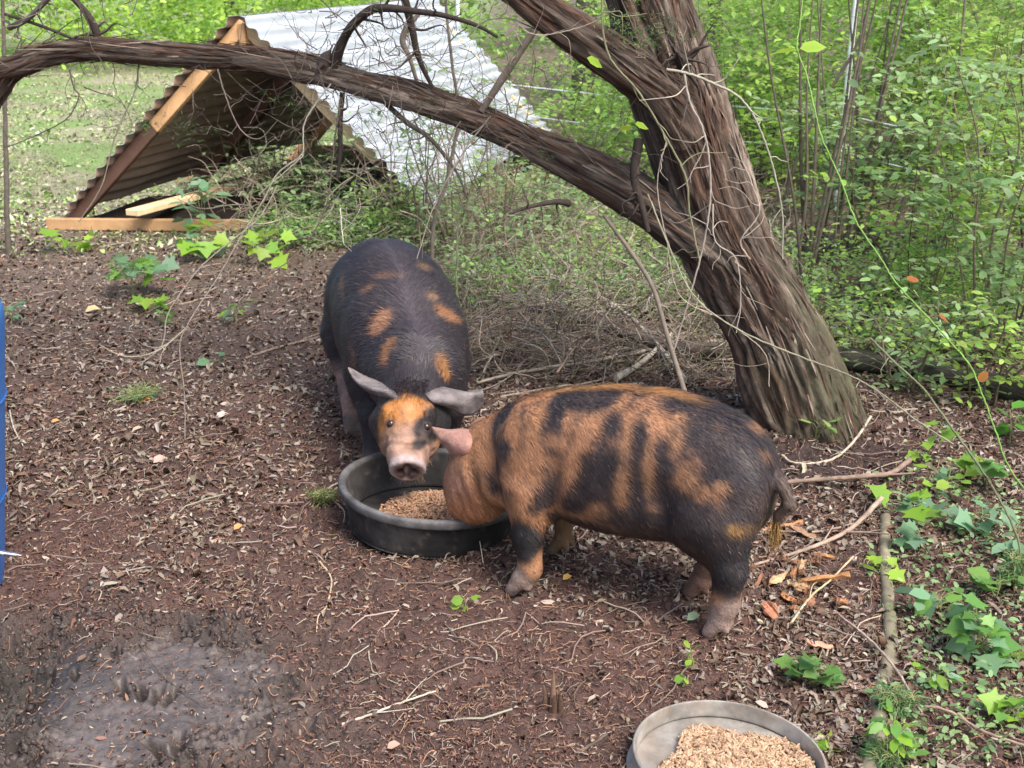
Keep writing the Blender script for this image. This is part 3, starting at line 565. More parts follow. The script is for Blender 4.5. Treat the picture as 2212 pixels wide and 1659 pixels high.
def E2(px, py, rx, ry, rot, c, soft=.2, lim=.16):
    global C
    k = hit(px, py); o = VW - VW[k]; Zk = (VW[k][1]) * cP + (CAMH - VW[k][2]) * sP; m = FPX / Zk
    b = blob(o @ cr * m, o @ cu * m, 0, 0, rx, ry, rot, nz, soft) * (np.linalg.norm(o, axis=1) < lim); C = paint(C, b, c)
OR = (.23, .11, .055); BR = (.13, .075, .04)
E2(736, 615, 8, 45, 8, BR, .8); E2(795, 620, 24, 9, 35, (.20, .11, .06), .6); E2(845, 592, 36, 8, 0, (.17, .10, .07), .7); E2(916, 572, 20, 12, -30, (.17, .10, .06), .7); E2(931, 637, 20, 12, -20, (.2, .12, .075), .6)
E2(822, 692, 22, 42, -38, (.26, .13, .075)); E2(838, 742, 12, 26, -40, OR); E2(828, 765, 8, 24, 5, OR); E2(965, 674, 36, 13, -35, OR); E2(961, 797, 12, 36, 24, (.27, .125, .045)); E2(760, 770, 6, 60, 8, (.16, .09, .06), .8)
E2(690, 640, 7, 25, 0, (.25, .14, .06), .8)
hq = (VW - HD); hs, hxx, huu = -(hq @ hh), hq @ hx, hq @ hu
head = np.clip((.285 - hs) / .02, 0, 1) * (np.abs(hxx) < .13)
face = head * np.clip((.232 + nz * .05 - np.abs(hxx) * .45 - hs) / .012, 0, 1) * np.clip((.098 - np.abs(hxx) + nz * .015) / .012, 0, 1); C = paint(C, face, (.40, .16, .04))
C = paint(C, face * np.clip((.14 - hs) / .05, 0, 1), (.38, .23, .165)); C = paint(C, face * np.clip(1 - np.hypot((hxx - .0) / .03, (hs - .16) / .035), 0, 1) * .5, (.52, .30, .18))
C = paint(C, face * np.clip((fbm(VW * 34, 3, 5) - .48) * 7, 0, 1) * .6, (.20, .11, .065))
E2(925, 930, 30, 33, 20, (.02, .017, .018), .12, .07); E2(908, 955, 17, 15, 0, (.02, .017, .018), .12, .07); E2(948, 905, 26, 30, 0, (.02, .017, .018), .15, .09); E2(966, 960, 14, 40, 0, (.03, .024, .02), .3, .09)
C = paint(C, head * np.clip((fbm(VW * 50, 3, 8) - .5) * 9, 0, 1) * np.clip((.12 - hs) / .03, 0, 1) * .6, (.17, .11, .085)); C = paint(C, head * np.clip((.022 - hs) / .008, 0, 1), (.40, .31, .29)); rr_ = np.hypot(hxx, huu * 1.12)
C = paint(C, np.clip((.045 - rr_) / .005, 0, 1) * np.clip((.014 - hs) / .004, 0, 1), (.11, .06, .05)); C = paint(C, np.clip(fbm(VW * 60, 3) * 3 - 1.5, 0, 1) * .4 * (rr_ < .04) * (hs < .012), (.30, .19, .16))
for s in (-1, 1): C = paint(C, np.clip((.0125 - np.hypot(hxx - s * .0185, huu)) / .003, 0, 1) * (hs < .03), (.02, .01, .01))
C = paint(C, np.clip(1 - np.hypot(hxx + .008, (hs - .11)) / .012, 0, 1) * (huu > .02), (.24, .13, .08))
ke = [hit(837, 914), hit(927, 917)]
for k in ke: C = paint(C, np.clip((.019 - np.linalg.norm(VW - VW[k], axis=1)) / .006, 0, 1) * .85, (.06, .04, .035))
z_ = V[:, 2]; C = paint(C, np.clip((.24 - z_) / .05, 0, 1) * (V[:, 0] < .16) * (fbm(V * 20, 3, 4) + .1), (.30, .185, .15)); C = paint(C, np.clip((.07 - z_) / .02, 0, 1), (.10, .075, .065))
C = smoothcol(C, F, 2, .7)
pb = empty('pig', OB, label='big black pig with an orange face and snout, facing the viewer over the black pan', cat='pig')
mb = MB(); mb.add(VW - OB, F, C)
def earB(rows, cc, edge, swap=False):
    ev, ef, n0, G = ear(rows, .010); ec = np.tile(np.array(cc), (len(ev), 1)) * (.35 + 1.3 * fbm(ev * 45, 4)[:, None])
    ev = ev + (fbm(ev * 38, 3)[:, None] - .5) * .006
    inner = slice(n0, None) if not swap else slice(0, n0); ec[inner] = np.array(edge) * (.7 + .6 * fbm(ev[inner] * 30, 3)[:, None]); mb.add(ev - OB, ef, ec); return ev, ef, ec
GE = (.185, .16, .155)
e1 = earB([[A_(874, 838, 3.670), A_(872, 850, 3.590), A_(866, 862, 3.550), A_(858, 864, 3.560)], [A_(840, 822, 3.730), A_(838, 838, 3.630), A_(834, 845, 3.570), A_(824, 856, 3.590)], [A_(805, 818, 3.730), A_(800, 830, 3.650), A_(797, 837, 3.600), A_(796, 846, 3.630)],
           [A_(776, 806, 3.730), A_(773, 816, 3.680), A_(772, 823, 3.650), A_(775, 832, 3.670)], [A_(752, 793, 3.710), A_(752, 796, 3.700), A_(754, 801, 3.695), A_(757, 806, 3.695)]], GE, (.10, .07, .06), False)
e2 = earB([[A_(912, 832, 3.690), A_(915, 846, 3.600), A_(925, 860, 3.560), A_(940, 872, 3.570)], [A_(940, 832, 3.690), A_(948, 846, 3.600), A_(960, 864, 3.570), A_(976, 884, 3.600)], [A_(978, 840, 3.670), A_(986, 850, 3.610), A_(996, 868, 3.600), A_(1006, 898, 3.630)],
           [A_(1012, 846, 3.670), A_(1018, 852, 3.630), A_(1026, 866, 3.640), A_(1030, 890, 3.670)], [A_(1041, 841, 3.650), A_(1044, 848, 3.640), A_(1046, 860, 3.650), A_(1044, 874, 3.670)]], GE, (.16, .09, .07), True)
mb.build('body', M_pig, pb)
def whisk(n, pts, dirf, L, col, name):
    mh = MB()
    for _ in range(n):
        s_, x_, u_ = pts(); P0 = HD - hh * s_ + hx * x_ + hu * u_; k_ = np.argmin(((VW - P0) ** 2).sum(1)); P0 = VW[k_]; d_ = dirf(P0) + R.normal(size=3) * .35; d_ /= np.linalg.norm(d_); l_ = L * (.5 + R.random())
        tube(mh, [P0 - OB, P0 + d_ * l_ * .5 - OB, P0 + d_ * l_ + [0, 0, -l_ * .25] - OB], [.0007, .0005, .0002], 5, 3, np.array(col) * (.6 + .8 * R.random()), False)
    return mh.build(name, M_hair, pb)
whisk(260, lambda: (.02 + .12 * R.random(), (R.random() - .5) * .12, -.08), lambda p: -hu + hx * np.sign((p - HD) @ hx) * .5, .022, (.38, .26, .18), 'chin_bristles')
whisk(320, lambda: (.225 + .06 * R.random(), (R.random() - .5) * .12, .10), lambda p: hh * .8 + hu * .5, .045, (.04, .03, .035), 'forelock')
whisk(90, lambda: (.16 + .03 * R.random(), (.055 if R.random() < .5 else -.055) + R.normal() * .008, .06), lambda p: hh * .6 + hu * .6, .016, (.10, .06, .04), 'brow_bristles')
for k in ke:                                                        # eyes
    m2 = MB(); n = vnormals(VW, F)[k]; c0 = VW[k] - n * .0065
    a = np.linspace(0, math.pi, 9)[1:-1]; b_ = np.linspace(0, 2 * math.pi, 12, endpoint=False); S = np.array([(math.sin(x) * math.cos(y), math.sin(x) * math.sin(y), math.cos(x)) for x in a for y in b_])
    fq = [(i * 12 + j, i * 12 + (j + 1) % 12, i * 12 + 12 + (j + 1) % 12, i * 12 + 12 + j) for i in range(6) for j in range(12)]; m2.add(c0 + S * .0135 - OB, np.array(fq)[:, ::-1], (.03, .018, .012)); m2.build('eye', M_eye, pb)
def flowB(P):
    q = w2b(P); f = np.array([-.233, .972, 0]) * .8 + np.array([0, 0, -1.]) * np.clip(.7 - (q[:, 2:] - .3), .15, 1); s = np.sign(q[:, 1:2]) * np.array([.972, .233, 0]); f = f + s * .45
    hd = (q[:, 0:1] > .62); f = np.where(hd, -hh * .9 + hu * .1, f); return f
def lenB(P):
    q = w2b(P); l = np.full(len(P), .026); l = np.where((np.abs(q[:, 1]) < .05) & (q[:, 2] > .4), .034, l); l = np.where(q[:, 2] < .2, .010, l); s = -((P - HD) @ hh); u = (P - HD) @ hu
    l = np.where((q[:, 0] > .6) & (s < .26), .005, l); l = np.where((s < .045) & (q[:, 0] > .6), np.where(u < -.045, .012, .0), l); l = np.where((q[:, 0] > .6) & (u < -.06) & (s < .2), .016, l); l[q[:, 2] < .03] = 0
    return l
def hcB(P, c):
    dk = c[:, 0] < .1; c = c.copy(); sw = dk & (R.random(len(c)) < .03); c[dk] = c[dk] * 1.2 + .004; c[sw] = (.13, .09, .07); return c
fo = fur(VW, F, C, 62000, flowB, lenB, .0015, .18, .45, pb, hcB); fo.location = -OB

# ---------------------------------------------------------------- bark, trunk, limbs
def mat_bark():
    m = mat('cedar_bark', .85, .2); N = m.node_tree.nodes; K = m.node_tree.links; b = N['Principled BSDF']
    tc = N.new('ShaderNodeTexCoord'); mp = N.new('ShaderNodeMapping'); mp.inputs['Scale'].default_value = (26, 9, 1); K.new(tc.outputs['UV'], mp.inputs[0])
    n = N.new('ShaderNodeTexNoise'); n.inputs['Scale'].default_value = 1.6; n.inputs['Detail'].default_value = 8; n.inputs['Roughness'].default_value = .7; n.inputs['Distortion'].default_value = .5; K.new(mp.outputs[0], n.inputs['Vector'])
    r = N.new('ShaderNodeMapRange'); r.inputs[1].default_value = .3; r.inputs[2].default_value = .7; r.inputs[3].default_value = .45; r.inputs[4].default_value = 1.55; K.new(n.outputs[0], r.inputs[0])
    a = [q for q in N if q.type == 'ATTRIBUTE'][0]; x = N.new('ShaderNodeVectorMath'); x.operation = 'SCALE'; K.new(a.outputs['Color'], x.inputs[0]); K.new(r.outputs[0], x.inputs['Scale']); K.new(x.outputs[0], b.inputs['Base Color'])
    u = N.new('ShaderNodeBump'); u.inputs['Strength'].default_value = .9; u.inputs['Distance'].default_value = .012; K.new(n.outputs[0], u.inputs['Height']); K.new(u.outputs[0], b.inputs['Normal']); return m
M_bark = mat_bark()
def pxr(w, p): return w / 2 * ((p[1]) * cP + (CAMH - p[2]) * sP) / FPX
def bark_tube(mb, pts, rad, n, sides, amp=.012, seed=0, moss=None, shreds=0, tw=.0, green=0., ell=1.):
    P = cat_rom(pts, n); r = np.interp(np.linspace(0, 1, n), np.linspace(0, 1, len(rad)), rad); T, N, B = frames(P)
    L = np.r_[0, np.cumsum(np.linalg.norm(np.diff(P, axis=0), axis=1))]; a = np.linspace(0, 2 * math.pi, sides, endpoint=False)
    A, LL = np.meshgrid(a, L); A2 = A + LL * tw; rr = r[:, None]
    wv = (fbm(np.stack([np.cos(A) * 1.5, np.sin(A) * 1.5, LL * 5], -1), 2, seed + 7) - .5) * .5; A2 = A2 + wv; q = np.stack([np.cos(A2) * rr * 24, np.sin(A2) * rr * 24, LL * 1.7], -1); q2 = np.stack([np.cos(A2) * rr * 70, np.sin(A2) * rr * 70, LL * 9], -1); lump = np.stack([np.cos(A2) * 1.3, np.sin(A2) * 1.3, LL * 2.5], -1)
    rid = np.abs(fbm(q, 3, seed) - .5) * 2; f2 = fbm(q2, 3, seed + 5); d = -np.clip(.34 - rid, 0, 1) * amp * 5.5 + (f2 - .5) * amp * 1.3 + (fbm(lump, 2, seed + 9) - .5) * rr * .3
    R2 = rr + d; V = P[:, None] + R2[..., None] * (np.cos(A)[..., None] * N[:, None] + np.sin(A)[..., None] * B[:, None])
    red = np.array([.115, .064, .044]); gry = np.array([.125, .098, .078]); pal = np.array([.36, .29, .23]); dk = np.array([.035, .022, .018])
    t1 = np.clip(fbm(lump * 1.7, 3, seed + 2) * 3 - .7, 0, 1)[..., None]; c = red * (1 - t1) + gry * t1; t2 = np.clip(fbm(q * .8 + 9, 3, seed + 3) * 5 - 2.75, 0, 1)[..., None]; c = c * (1 - t2 * .8) + pal * t2 * .8
    t3 = np.clip((.24 - rid) * 5, 0, 1)[..., None]; c = c * (1 - .8 * t3) + dk * .8 * t3
    if green: gm = (green * np.clip(V[..., :1] * 3 - 3.2 + fbm(lump * 3, 3)[..., None] * 1.2, 0, 1)); c = c * (1 - gm) + np.array([.085, .09, .05]) * gm
    i = np.arange(n - 1)[:, None] * sides; j = np.arange(sides)[None]; k = (j + 1) % sides
    mb.add(V.reshape(-1, 3), np.stack([i + j, i + k, i + sides + k, i + sides + j], -1).reshape(-1, 4), c.reshape(-1, 3), np.stack([A / 6.283, LL], -1).reshape(-1, 2))
    if shreds:                                                       # loose strips of bark
        m = shreds; ii = R.integers(2, n - 3, m); aa = R.random(m) * 6.283; l = .05 + .20 * R.random(m) ** 2; w_ = .001 + .003 * R.random(m); jj = (aa / 6.283 * sides).astype(int) % sides
        nrm = np.cos(aa)[:, None] * N[ii] + np.sin(aa)[:, None] * B[ii]; p0 = V[ii, jj]; t = T[ii] * np.where(R.random(m) < .6, 1, -1)[:, None]; s = np.cross(t, nrm) * w_[:, None]; sw = np.cross(t, nrm) * ((R.random(m) - .5) * .16)[:, None]
        lift = (R.random(m) ** 4 * .25)[:, None]; t = t + sw; l = l[:, None]; cc = np.where(R.random((m, 1)) < .12, pal, np.where(R.random((m, 1)) < .5, gry, red)) * (.6 + .7 * R.random((m, 1)))
        q0 = p0 - nrm * .002; q1 = p0 + t * l * .5 + nrm * (.003 + l * lift * .3); q2_ = p0 + t * l + nrm * (.003 + l * lift)
        VV = np.stack([q0 - s, q0 + s, q1 - s, q1 + s, q2_ - s * .3, q2_ + s * .3], 1).reshape(-1, 3); b0 = np.arange(m) * 6
        mb.add(VV, np.vstack([np.stack([b0, b0 + 1, b0 + 3, b0 + 2], 1), np.stack([b0 + 2, b0 + 3, b0 + 5, b0 + 4], 1)]), np.repeat(cc, 6, 0), np.tile([[0, 0], [.02, 0], [0, .1], [.02, .1], [0, .2], [.02, .2]], (m, 1)))
    return V
tree = empty('cedar_tree', (0, 0, 0), label='thick leaning cedar with shaggy reddish bark and one limb arching left across the picture', cat='tree')
def path(L, Y0, Y1=None):
    out = []; rr = []
    for k, (x, y, w) in enumerate(L):
        Yk = Y0 if Y1 is None else Y0 + (Y1 - Y0) * k / (len(L) - 1); p = at(x, y, Yk); out.append(p); rr.append(pxr(w, p))
    return np.array(out), np.array(rr)
mb = MB()
pp, rr = path([(1792, 1040, 300), (1770, 965, 262), (1732, 860, 228), (1668, 700, 208), (1610, 600, 212), (1558, 500, 208), (1508, 350, 206), (1472, 233, 200), (1438, 120, 186), (1398, 0, 184), (1352, -140, 160), (1330, -330, 120), (1300, -560, 80), (1280, -800, 30)], 4.30, 4.6)
bark_tube(mb, pp, rr, 520, 150, .013, 1, shreds=3000, green=.8, tw=.25)
mb.build('trunk', M_bark, tree)
mb = MB(); pp, rr = path([(1490, 300, 80), (1430, 205, 105), (1370, 155, 104), (1300, 105, 98), (1235, 62, 92), (1140, -5, 88), (1020, -110, 80), (860, -280, 60), (700, -500, 35), (600, -700, 12)], 4.30, 3.9); bark_tube(mb, pp, rr, 300, 90, .009, 4, shreds=500); mb.build('limb', M_bark, tree)
mb = MB(); pp, rr = path([(1590, 572, 108), (1520, 522, 122), (1450, 472, 115), (1380, 427, 106), (1290, 377, 101), (1200, 335, 86), (1100, 290, 79), (1000, 248, 76), (900, 212, 76), (800, 185, 70), (700, 157, 70), (600, 137, 70), (500, 125, 59), (400, 117, 56), (300, 111, 56), (200, 107, 58), (110, 115, 56), (40, 141, 52), (-60, 155, 45), (-300, 195, 36), (-600, 235, 18)], 4.34, 4.95)
bark_tube(mb, pp, rr, 760, 96, .009, 7, shreds=1500); mb.build('limb', M_bark, tree)
mb = MB(); pp, rr = path([(70, 128, 46), (20, 160, 46), (0, 195, 40), (-40, 270, 30), (-90, 420, 20)], 4.88); bark_tube(mb, pp, rr, 80, 48, .005, 9, shreds=120); mb.build('limb', M_bark, tree)
def dead(L, Y0, Y1=None, c=(.13, .105, .09), parent=None, name='dead_branch', wob=.012, sides=7, kids=0, klen=60, **kw):
    pp, rr = path(L, Y0, Y1); mb = MB(); P, r = tube(mb, pp, rr, len(L) * 9, sides, np.array(c), wob=0)
    for _ in range(kids):
        i = R.integers(len(P) // 5, len(P) - 1); a = P[i]; d = R.normal(size=3); d[1] *= .4; d /= np.linalg.norm(d); l = klen / 600 * (.4 + R.random())
        Q = [a, a + d * l * .35 + R.normal(size=3) * l * .08, a + d * l * .7 + R.normal(size=3) * l * .14, a + d * l + R.normal(size=3) * l * .2 + [0, 0, -.03]]
        P2, _r = tube(mb, Q, [max(r[i] * .45, .0012), .0008], 12, 4, np.array(c) * (1.0 + .6 * R.random()))
        for _2 in range(2):
            k = R.integers(3, 11); d2 = d + R.normal(size=3) * .7; d2 /= np.linalg.norm(d2); l2 = l * .45; a2 = P2[k]; tube(mb, [a2, a2 + d2 * l2 * .5 + R.normal(size=3) * l2 * .1, a2 + d2 * l2 + R.normal(size=3) * l2 * .15], [.0011, .0006], 8, 3, np.array(c) * (1.2 + .6 * R.random()))
    return mb.build(name, M_twig, parent, **kw)
DKB = (.055, .042, .036); GRB = (.20, .165, .13); PLB = (.30, .26, .21)
for L, y0, y1, c, k in [([(722, 165, 34), (728, 120, 26), (745, 80, 20), (765, 50, 20), (800, 22, 20), (840, 18, 18), (900, 25, 14), (960, 34, 12), (1030, 55, 9), (1075, 80, 6)], 4.62, 4.3, DKB, 12),
                        ([(868, -30, 18), (880, 20, 18), (892, 70, 16), (900, 110, 14), (915, 150, 11), (935, 190, 8)], 4.5, 4.55, DKB, 5),
                        ([(1160, 55, 18), (1125, 110, 15), (1085, 170, 18), (1040, 240, 14)], 4.45, 4.5, GRB, 4),
                        ([(905, 30, 9), (880, 60, 16), (870, 90, 14), (885, 125, 10), (905, 190, 8)], 4.7, 4.7, (.24, .2, .16), 3),
                        ([(215, 110, 22), (205, 60, 18), (180, 20, 14), (140, -20, 10)], 4.85, 4.8, DKB, 6),
                        ([(20, 60, 14), (60, 40, 12), (110, -10, 12)], 4.9, 4.8, (.14, .12, .1), 7), ([(10, 30, 7), (100, 60, 7), (160, 85, 7), (215, 110, 6)], 4.86, 4.84, DKB, 6),
                        ([(740, 200, 12), (735, 260, 12), (735, 330, 10), (728, 390, 6)], 4.62, 4.6, DKB, 3), ([(835, 225, 12), (880, 265, 12), (930, 300, 10), (985, 370, 6), (1010, 430, 4)], 4.6, 4.4, (.09, .075, .065), 8),
                        ([(1380, 300, 22), (1370, 380, 20), (1385, 440, 16), (1400, 500, 12)], 4.28, 4.28, DKB, 6), ([(1305, 465, 9), (1360, 540, 10), (1410, 620, 10), (1440, 720, 11), (1480, 850, 12)], 4.35, 4.1, GRB, 4),
                        ([(1230, 440, 16), (1200, 436, 12), (1150, 445, 9), (1100, 462, 5)], 4.3, 4.2, DKB, 3), ([(1480, 150, 34), (1470, 128, 26), (1462, 112, 4)], 4.26, 4.16, DKB, 14), ([(700, 140, 34), (705, 122, 24), (715, 108, 4)], 4.6, 4.6, DKB, 5)]: dead(L, y0, y1, c, tree, kids=k)
# fine dead twigs springing off the arching limb
def twigset(n, x0, x1, y0, y1, Y, up=.0, ln=110, c=(.17, .135, .11), parent=None, name='dead_twigs', th=.0016):
    mb = MB()
    for _ in range(n):
        px, py = x0 + (x1 - x0) * R.random(), y0 + (y1 - y0) * R.random(); a = at(px, py, Y + R.normal() * .10); ang = R.random() * 6.283; d = np.array([math.cos(ang), R.normal() * .4, math.sin(ang) + up]); d /= np.linalg.norm(d)
        l = ln / 560 * (.4 + 1.1 * R.random()); Q = [a]; dd = d.copy()
        for s in range(5): dd = dd + R.normal(size=3) * .38; dd /= np.linalg.norm(dd); Q.append(Q[-1] + dd * l / 5)
        cc = np.array(c) * (.5 + 1.1 * R.random()); P, r = tube(mb, Q, [th * (.6 + .9 * R.random()), th * .35], 16, 4, cc)
        for _2 in range(R.integers(1, 5)):
            k = R.integers(3, 14); d2 = dd + R.normal(size=3) * .8; d2 /= np.linalg.norm(d2); l2 = l * (.2 + .4 * R.random()); a2 = P[k]; tube(mb, [a2, a2 + d2 * l2 * .5 + R.normal(size=3) * l2 * .12, a2 + d2 * l2 + R.normal(size=3) * l2 * .2], [th * .5, th * .28], 7, 3, cc * (.8 + .5 * R.random()))
    return mb.build(name, M_twig, parent)
for a in [(40, 620, 1000, 0, 200, 4.5), (30, 900, 1180, 120, 420, 4.35), (26, 640, 900, 200, 480, 4.4), (34, 640, 860, 20, 260, 4.55), (34, 820, 1080, 40, 300, 4.5), (20, 640, 1000, 200, 400, 4.5), (16, 380, 660, 60, 260, 4.75), (20, 0, 300, -10, 240, 4.85), (18, 1050, 1420, 40, 330, 4.3), (6, 480, 740, 170, 400, 4.55)]: twigset(*a, parent=tree)
mb = MB()                                                            # greenish foliage of the crown, above
def leafM(n, upj=.5, D=None):
    z = np.array([0, 0, 1.]) + R.normal(size=(n, 3)) * upj; x = R.normal(size=(n, 3)) if D is None else D; x = x - z * ((x * z).sum(1) / (z * z).sum(1))[:, None]; x /= np.linalg.norm(x, axis=1)[:, None] + 1e-9; z /= np.linalg.norm(z, axis=1)[:, None]; return np.stack([x, np.cross(z, x), z], 2)
OV = [(0, 0, 0), (.3, .24, .05), (.72, .21, .04), (1, 0, -.06), (.72, -.21, .04), (.3, -.24, .05), (.3, 0, .0), (.72, 0, -.01)]; OF = [(0, 5, 6, 1), (6, 5, 4, 7), (1, 6, 7, 2), (7, 4, 3, 2)]
OVm = [.95, 1, 1, 1.05, 1, 1, .88, .9]
cpts = np.concatenate([at(x, y, Yc)[None] + R.normal(size=(260, 3)) * .22 for x, y, Yc in [(1300, -500, 4.6), (1200, -650, 4.9), (1400, -620, 4.2), (820, -330, 4.0), (620, -650, 3.9), (1000, -560, 4.3), (1350, -800, 4.6)]])
cpts = cpts[cpts[:, 2] > 2.1]; scatter(mb, np.array(OV) * [1, .5, 1], OF, cpts, leafM(len(cpts), .8), np.full(len(cpts), .09), pick([(.05, .10, .03), (.07, .13, .04)], len(cpts), .3), vc=OVm); mb.build('crown', M_leaf, tree)
# sprays of cedar leaves low on the trunk fork and the limb
mb = MB()
for (x, y, s, n, Yc) in [(1380, 70, 55, 420, 4.1), (1330, 40, 40, 160, 4.1), (1390, 100, 30, 100, 4.12), (330, 270, 45, 260, 4.8), (260, 250, 50, 180, 4.9), (400, 290, 40, 160, 4.85), (640, 210, 40, 120, 4.6), (1180, 150, 50, 160, 4.3), (1000, 80, 90, 220, 4.4), (900, 260, 90, 200, 4.45), (800, 60, 80, 160, 4.5), (1060, 330, 70, 200, 4.4)]:
    ctr = np.repeat(np.array([at(x + R.normal() * s * .9, y + R.normal() * s * .3, Yc + R.normal() * .1) for _ in range(n // 12)]), 12, 0); q = ctr + R.normal(size=ctr.shape) * [.02, .02, .006]
    scatter(mb, np.array(OV) * [1, .35, 1], OF, q, leafM(len(q), .5), .009 + .012 * R.random(len(q)), pick([(.10, .17, .07), (.15, .28, .06), (.16, .20, .11)], len(q), .25))
mb.build('foliage', M_leaf, tree)

# ---------------------------------------------------------------- A-frame shelter
sh = empty('a_frame_shelter', (0, 0, 0), label='open A-frame animal shelter of corrugated metal sheets on pine rafters', cat='shelter')
FL, FR = g(150, 492), g(965, 500); BL, BR = g(640, 356), g(1232, 352); RF = at(528, 42, (FL[1] + FR[1]) / 2); RB = at(925, 4, (BL[1] + BR[1]) / 2)
PINE = np.array([.60, .36, .18]); PALE = np.array([.68, .50, .30]); STN = np.array([.10, .055, .04])
def lerp(a, b, t): return a + (b - a) * t
def sheet(name, A0, A1, B0, B1, ext=.10, n=220, m=40, wl=.10, amp=.013):
    """corrugated sheet: A = ridge line, B = eave line; waves run along the ridge direction"""
    s = np.linspace(0, 1, n)[:, None, None]; t = np.linspace(-ext / 3, 1 + ext / 3, m)[None, :, None]; a = A0 + (A1 - A0) * t; b = B0 + (B1 - B0) * t; P = a * (1 - s) + b * s
    nn = np.cross(A1 - A0, B0 - A0); nn /= np.linalg.norm(nn); nn *= np.sign(nn[2]) if abs(nn[2]) > .01 else 1; L = np.linalg.norm(B0 - A0)
    buck = (fbm(np.stack([np.broadcast_to(s[..., 0] * 3, (n, m)), np.broadcast_to(t[..., 0] * 5, (n, m)), np.zeros((n, m))], -1), 3, 4) - .5)
    h = amp * np.sin(2 * math.pi * s[..., 0] * L / wl) + .05 * buck + .045; P = P + nn * h[..., None]
    i = (np.arange(n - 1)[:, None] * m + np.arange(m - 1)[None]).ravel(); q = np.stack([i, i + m, i + m + 1, i + 1], 1); V = P.reshape(-1, 3); V2 = (P - nn * .0015).reshape(-1, 3); mb = MB()
    fl = np.cross(V[q[0, 1]] - V[q[0, 0]], V[q[0, 2]] - V[q[0, 0]]) @ nn > 0
    c1 = np.array([.50, .53, .58]) * (.92 + .1 * vn(V * 5)[:, None]); c2 = np.array([.33, .25, .20]) * (.75 + .5 * fbm(V * 4, 3, 6)[:, None])  # c2: underside browned to stand for the ground reflected in it
    mb.add(V, q if fl else q[:, ::-1], c1, None, 0); mb.add(V2, q[:, ::-1] if fl else q, c2, None, 1); b = np.r_[np.arange(m), np.arange(1, n) * m + m - 1, ((n - 1) * m + np.arange(m - 1))[::-1], (np.arange(1, n - 1) * m)[::-1]]; b2 = np.roll(b, -1); N0 = len(V)
    mb.add(np.vstack([V, V2]), np.stack([b, b2, b2 + N0, b + N0], 1), (.5, .5, .5), None, 0); return mb.build(name, [M_roof, M_roofin], sh)
M_roof = mat('galvanised_sheet', .42, .5, metallic=.25, colvar=.16, cscale=3); M_roofin = mat('ground_reflection_underside', .45, .5, metallic=.2, colvar=.15, cscale=5)  # one bare metal sheet; the underside's brown is ground reflection put into its colour
sheet('roof_sheet', RF, RB, lerp(RF, FR, .90), lerp(RB, BR, .82)); sheet('roof_sheet', RF, RB, lerp(RF, FL, .93), lerp(RB, BL, .86))
def woodbeam(name, a, b, w, h, c, up=(0, 0, 1), c2=None, split=.45):
    mb = MB(); a = np.asarray(a); b = np.asarray(b)
    if c2 is None: beam(mb, a, b, w, h, up, c)
    else:
        K_ = 14; 
        for k in range(1): beam(mb, a, lerp(a, b, split), w, h, up, c2); beam(mb, lerp(a, b, split), b, w, h, up, c)
    return mb.build(name, M_wood, sh, smooth=False)
for t, cc in ((0.0, 1), (.46, 0), (.97, 2)):
    L0, R0_, T0 = lerp(FL, BL, t), lerp(FR, BR, t), lerp(RF, RB, t); nl = np.cross(RB - RF, L0 - T0); nl /= np.linalg.norm(nl); nr = np.cross(R0_ - T0, RB - RF); nr /= np.linalg.norm(nr); ax = (BL - FL) / np.linalg.norm(BL - FL)
    dn = np.array([0, 0, -.03]); lw, lh = .04, .09
    woodbeam('rafter', L0 + [0, 0, .02], T0 + dn, lh if cc != 1 else .045, .085, PINE if cc else STN * 1.3, np.cross(ax, T0 - L0), STN if cc == 1 else None, .5)
    woodbeam('rafter', R0_ + [0, 0, .02], T0 + dn - ax * .003, .045, .085, PALE if cc != 0 else STN * 1.5, np.cross(ax, T0 - R0_), STN * 1.4 if cc == 1 else None, .35)
ax = (RB - RF) / np.linalg.norm(RB - RF)
woodbeam('ridge_beam', RF - ax * .05 + [0, 0, -.085], RB + ax * .03 + [0, 0, -.085], .045, .13, PINE * .95)
z9 = np.array([0, 0, .05])
woodbeam('floor_board', FL + z9 + [-.12, -.06, -.012], lerp(FL, FR, .46) + z9 + [.05, -.06, -.012], .045, .075, PINE * .8); woodbeam('floor_board', g(285, 460, .15), g(628, 368, .15), .10, .04, PALE * 1.15); woodbeam('floor_board', BL + z9 + [0, .0, .05], BR + z9, .045, .14, PALE * .6)
woodbeam('floor_board', FR + z9 + [0, .05, 0], BR + z9 + [0, -.05, 0], .045, .10, PINE * .8); q0 = g(420, 405); woodbeam('brace', q0 + [-.12, -.05, .09], g(600, 345) + [0, .1, .26], .045, .09, PINE)
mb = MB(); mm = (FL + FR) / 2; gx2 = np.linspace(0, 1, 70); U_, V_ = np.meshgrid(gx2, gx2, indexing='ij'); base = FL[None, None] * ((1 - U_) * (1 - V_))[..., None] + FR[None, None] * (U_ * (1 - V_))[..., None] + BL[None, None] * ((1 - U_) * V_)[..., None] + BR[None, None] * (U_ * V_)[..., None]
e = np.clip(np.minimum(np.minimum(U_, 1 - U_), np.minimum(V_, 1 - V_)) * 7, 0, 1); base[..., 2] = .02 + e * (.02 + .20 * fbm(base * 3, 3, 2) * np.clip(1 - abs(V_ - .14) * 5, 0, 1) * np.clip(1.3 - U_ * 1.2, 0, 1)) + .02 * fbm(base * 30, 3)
i = (np.arange(69)[:, None] * 70 + np.arange(69)[None]).ravel(); mb.add(base.reshape(-1, 3), np.stack([i, i + 70, i + 71, i + 1], 1), np.array([.022, .017, .014]) * (.7 + .6 * fbm(base.reshape(-1, 3) * 12, 3)[:, None]))
